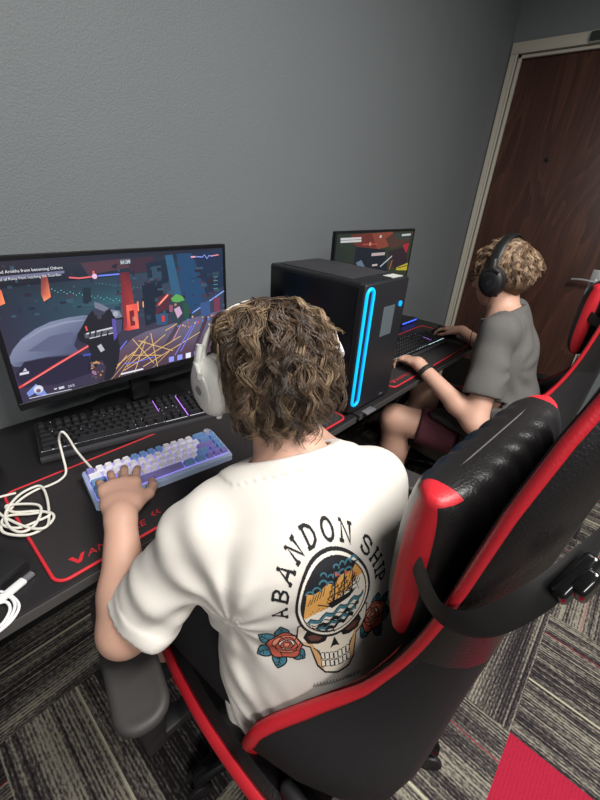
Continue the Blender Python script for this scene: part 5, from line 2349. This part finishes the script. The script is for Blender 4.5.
hc = [lin(92, 74, 58), lin(112, 92, 72), lin(74, 59, 47), lin(146, 124, 98), lin(56, 45, 37), lin(84, 68, 54)]
hr = hair_strands('hair_locks', HC + hs * 0 + hf * -.016 + hu * .018, HM, 1.0, per1, hairm, 900, 15, lambda v: .145 if v[2] > .2 else .100,
                  (.0066, .044), flow1, hc, 5, cover=cover1, rad=.00075, grow=(.077, .096, .094), layers=.015, cup=True)
rebase(hr, O1)

wm = mat('headset_white', lin(228, 227, 222), .38)
wm2 = mat('headset_cushion_white', lin(206, 204, 198), .7)
wm3 = mat('headset_plate_white', lin(214, 213, 210), .3)
headset(HC, HM, 1.04, None, wm, wm2, wm3, 'white over-ear headset worn by the boy in the white shirt', wide=.017, band_r=0, tilt=(.052, .079), toe=-.40, emb=mat('emblem_grey', lin(110, 110, 112), .5))

# ------------------------------------------------------------------ the boy in grey
per2 = thing('person', 'person in grey t-shirt and maroon shorts with short blond hair, near the door', 'person',
             (1.57, .25, 0), 0, 'players at the desks')
O2 = Vector((1.57, .25, 0))
HC2 = npv(1.583, .425, 1.121)
HF2 = unit(npv(.10, 1, -.28))
HU2 = unit(npv(0, .25, 1))
sL, eL2, wL = npv(1.405, .335, .962), npv(1.270, .290, .680), npv(1.325, .560, .800)
sR, eR2, wR = npv(1.715, .385, .962), npv(1.845, .435, .740), npv(1.865, .610, .805)
T2 = unit(npv(.985, .17, 0))
PV2, LB2, CH2_, NK2 = npv(1.575, .262, .525), npv(1.570, .290, .68), npv(1.566, .345, .87), npv(1.566, .385, .995)
F = Field((1.10, .02, 0.0), (1.99, 1.0, 1.31), .0048)
F.ecap(PV2, LB2, (.145, .105), (.128, .088), T2, .03)
F.ecap(LB2, CH2_, (.128, .090), (.145, .092), T2, .04)
F.ecap(CH2_, CH2_ + npv(0, .025, .06), (.145, .090), (.115, .07), T2, .04)
F.cone(npv(1.51, .345, .97), sL, .052, .047, .04)
F.cone(npv(1.62, .360, .97), sR, .052, .047, .04)
F.cone(NK2 - npv(0, .01, .03), HC2 + npv(0, -.02, -.05), .053, .050, .03)
add_head(F, HC2, HF2, HU2, .98)
for a, b, c in ((sL, eL2, wL), (sR, eR2, wR)):
    F.cone(a, b, .045, .036, .03)
    mid = b + (c - b) * .3
    F.cone(b, mid, .036, .035, .03)
    F.cone(mid, c, .035, .024, .02)
hLe = add_hand(F, wL, npv(.28, 1.0, -.10), npv(.1, .1, 1), 1, .88, curl=(.30, .6, .5), spread=.1)
hRe = add_hand(F, wR, npv(.10, 1, -.12), npv(0, .1, 1), -1, .88, curl=(.15, .45, .4), spread=.1)
for hx, kn, an in (((1.490, .24, .510), (1.335, .610, .530), (1.375, .565, .10)), ((1.660, .24, .510), (1.66, .640, .525), (1.66, .70, .10))):
    F.cone(hx, kn, .078, .058, .03)
    F.cone(kn, npv(*kn) + (npv(*an) - npv(*kn)) * .35, .054, .056, .03)
    F.cone(npv(*kn) + (npv(*an) - npv(*kn)) * .35, an, .055, .034, .03)
rebase(sdfobj('body', F, skinm, per2, it=2), O2)

gm = mat('shirt_grey', lin(92, 91, 89), .9, bump=.3, bscale=900, var=.06, vscale=60)
S = Field((1.18, .0, .46), (1.92, .52, 1.05), .0044)
S.ecap(npv(1.575, .205, .535), LB2 + npv(0, -.005, 0), (.172, .118), (.160, .106), T2, .03)
S.ecap(LB2 + npv(0, -.005, 0), CH2_ + npv(0, -.008, 0), (.160, .106), (.170, .102), T2, .04)
S.ecap(CH2_ + npv(0, -.008, 0), CH2_ + npv(0, .018, .068), (.164, .098), (.125, .070), T2, .05)
S.cone(npv(1.51, .340, .972), sL, .058, .056, .05)
S.cone(npv(1.62, .355, .972), sR, .058, .056, .05)
S.cone(NK2 - npv(0, .03, .05), NK2 + npv(0, .03, .04), .076, .066, .03)
for a, b in ((sL, eL2), (sR, eR2)):
    dr = unit(b - a)
    S.ecap(a, a + dr * .24, (.058, .056), (.064, .058), np.cross(dr, npv(0, 0, 1)), .03)
G = S.grid()
fold = (vnoise(G * npv(1, 1, .5), 22) - .5) * .009 + (vnoise(G, 11) - .5) * .010
lowf = np.clip((.72 - G[..., 2]) / .14, 0, 1)
fold += np.sin(G[..., 2] * 140 + 7 * vnoise(G, 7)) * lowf * .0035
pit2 = npv(1.44, .27, .85)
d = G - pit2
ang = np.arctan2(d[..., 2], d[..., 0] * .6 - d[..., 1] * .8)
rr = np.linalg.norm(d, axis=-1)
fold += np.sin(ang * 8 + 4 * vnoise(G, 7)) * np.exp(-((rr - .10) / .05) ** 2) * .003
S.F += fold
outer = S.F.copy()
shell = np.maximum(outer, -(outer + .0115))
for a, b in ((sL, eL2), (sR, eR2)):
    dr = unit(b - a)
    qq = (G - a) @ dr - .222
    near = np.linalg.norm(G - (a + dr * .22), axis=-1) - .13
    shell = np.maximum(shell, -np.maximum(-qq, near))
shell = np.maximum(shell, (.495 - G[..., 2]) + (G[..., 1] - .25) * .1)
nax = unit(npv(0, .50, .85))
dn = G - NK2
al = dn @ nax
rad_n = np.linalg.norm(dn - al[..., None] * nax, axis=-1)
near = rad_n - .12
shell = np.maximum(shell, -np.maximum(al * -1 * -1, near)) if False else np.maximum(shell, -np.maximum(-al, near))
band = np.maximum(np.maximum(outer - .002, -(outer + .010)), np.maximum(np.abs(al + .009) - .0095, near))
shell = np.minimum(shell, band)
S.F = shell.astype(np.float32)
rebase(sdfobj('shirt', S, gm, per2, it=2, lam=.4), O2)
del S, G, outer, shell, fold

mar = mat('shorts_maroon', lin(74, 28, 40), .8, bump=.3, bscale=700)
F = Field((1.22, .04, .36), (1.86, .66, .68), .006)
F.ecap(npv(1.575, .215, .49), npv(1.572, .222, .60), (.168, .120), (.152, .108), T2, .03)
for hx, kn in ((npv(1.485, .24, .512), npv(1.375, .50, .528)), (npv(1.665, .24, .512), npv(1.665, .52, .525))):
    F.ecap(hx, kn, (.094, .088), (.080, .078), npv(1, 0, 0), .03)
G = F.grid()
F.F += (vnoise(G, 18) - .5) * .012
for hx, kn in ((npv(1.485, .24, .512), npv(1.375, .50, .528)), (npv(1.665, .24, .512), npv(1.665, .52, .525))):
    qd = unit(kn - hx)
    qq = (G - kn) @ qd - .02
    near = np.linalg.norm(G - kn, axis=-1) - .16
    F.F = np.maximum(F.F, -np.maximum(-qq, near))
rebase(sdfobj('shorts', F, mar, per2, it=2), O2)
shoe(1.375, .59, O2, shm, per2)
shoe(1.66, .74, O2, shm, per2)
# dark socks
for (x, y) in ((1.372, .57), (1.66, .695)):
    bm = bmesh.new()
    cyl(bm, (x, y, .10), (x, y - .0, .22), .044, .051, 24)
    rebase(obj('sock', bm, blk, per2, True), O2)

h2s, h2f, h2u = frame(HF2, HU2)
HM2 = np.stack([h2s, h2f, h2u], 1)
F = Field((1.44, .26, 1.04), (1.70, .54, 1.30), .005)
PP = lambda x, y, z: HC2 + h2s * x + h2f * y + h2u * z
F.ell(PP(0, -.014, .028), (.078, .093, .085), HM2, 0)
F.ell(PP(0, -.040, -.015), (.070, .060, .060), HM2, .02)
G = F.grid()
qf = (G - HC2) @ h2f
qu = (G - HC2) @ h2u
F.F = np.maximum(F.F, -np.maximum(-(qf - .05), (qu - .05)))
F.F += (vnoise(G, 45) - .5) * .010
rebase(sdfobj('hair', F, mat('hair_base_blond', lin(92, 70, 52), .8, bump=.8, bscale=130), per2, it=1), O2)


def cover2(v):
    if v[2] < -.45:
        return False
    if v[1] > .5 and v[2] < .5:
        return False
    if abs(v[0]) > .75 and v[2] < .1 and v[1] > -.1:
        return False
    return True


def flow2(v, R):
    g = npv(v[0] * .5, v[1] * .3 + .8 * max(0, v[2]), 0) + npv(.15, -.1, -1.0) * (1.0 - max(0, v[2]) * .9)
    t = g - v * (g @ v) * .85
    t = t / (np.linalg.norm(t) + 1e-6)
    if R is not None:
        t = t + R.normal(size=3) * .3 + v * .3
    return t


hc2 = [lin(138, 112, 88), lin(160, 134, 108), lin(112, 88, 68), lin(182, 156, 128)]
hr = hair_strands('hair_locks', HC2 + h2f * -.014 + h2u * .022, HM2, 1.0, per2, hairm, 520, 14, lambda v: .070 if v[2] > .1 else .034,
                  (.0044, .044), flow2, hc2, 9, cover=cover2, rad=.0009, grow=(.077, .094, .088), layers=.008, nseg=14)
rebase(hr, O2)
bkm = mat('headset_black', lin(20, 20, 22), .5)
bkd = mat('headset_black_plate', lin(28, 28, 31), .3)
headset(HC2, HM2, 1.08, None, bkm, bkm, bkd, 'black over-ear headset worn by the boy in grey', wide=.016, band_r=0, tilt=(-.022, .098),
        cable=[HC2 + h2s * -.10 + h2f * .0 + h2u * -.06, HC2 + h2s * -.108 + h2f * .012 + h2u * -.10, HC2 + h2s * -.10 + h2f * .06 + h2u * -.17,
               HC2 + h2s * -.06 + h2f * .10 + h2u * -.26])
# glasses
gl = thing('glasses', 'black framed glasses worn by the boy in grey', 'glasses', HC2.tolist())
for q in (-1, 1):
    c0 = h2s * q * .031 + h2f * .098 + h2u * .006
    tubeo('rim', [Vector(c0 + h2s * math.cos(a) * .024 + h2u * math.sin(a) * .018) for a in np.linspace(0, 2 * PI, 17)[:-1]], .0018, bkm, gl, closed=True, sub=2)
    tubeo('temple', [Vector(h2s * q * .056 + h2f * .096 + h2u * .010), Vector(h2s * q * .074 + h2f * .05 + h2u * .010), Vector(h2s * q * .080 + h2f * .0 + h2u * .008)],
          .0018, bkm, gl)
tubeo('bridge', [Vector(h2s * x + h2f * .101 + h2u * .010) for x in (-.008, 0, .008)], .0016, bkm, gl)
# wristband on the left wrist
fd = unit(wL - eL2)
wp = wL - fd * .045
s_, f_, u_ = frame(fd, npv(0, 0, 1))
t = tag(tubeo('wristband', [Vector(wp + s_ * math.cos(a) * .0315 + u_ * math.sin(a) * .0305) for a in np.linspace(0, 2 * PI, 17)[:-1]], 1.0, blk, None,
              closed=True, sub=2, flat=(.009, .003), upv=lambda p: (p - Vector(wp)).normalized()), 'black wristband on the bare arm of the boy in grey', 'wristband')
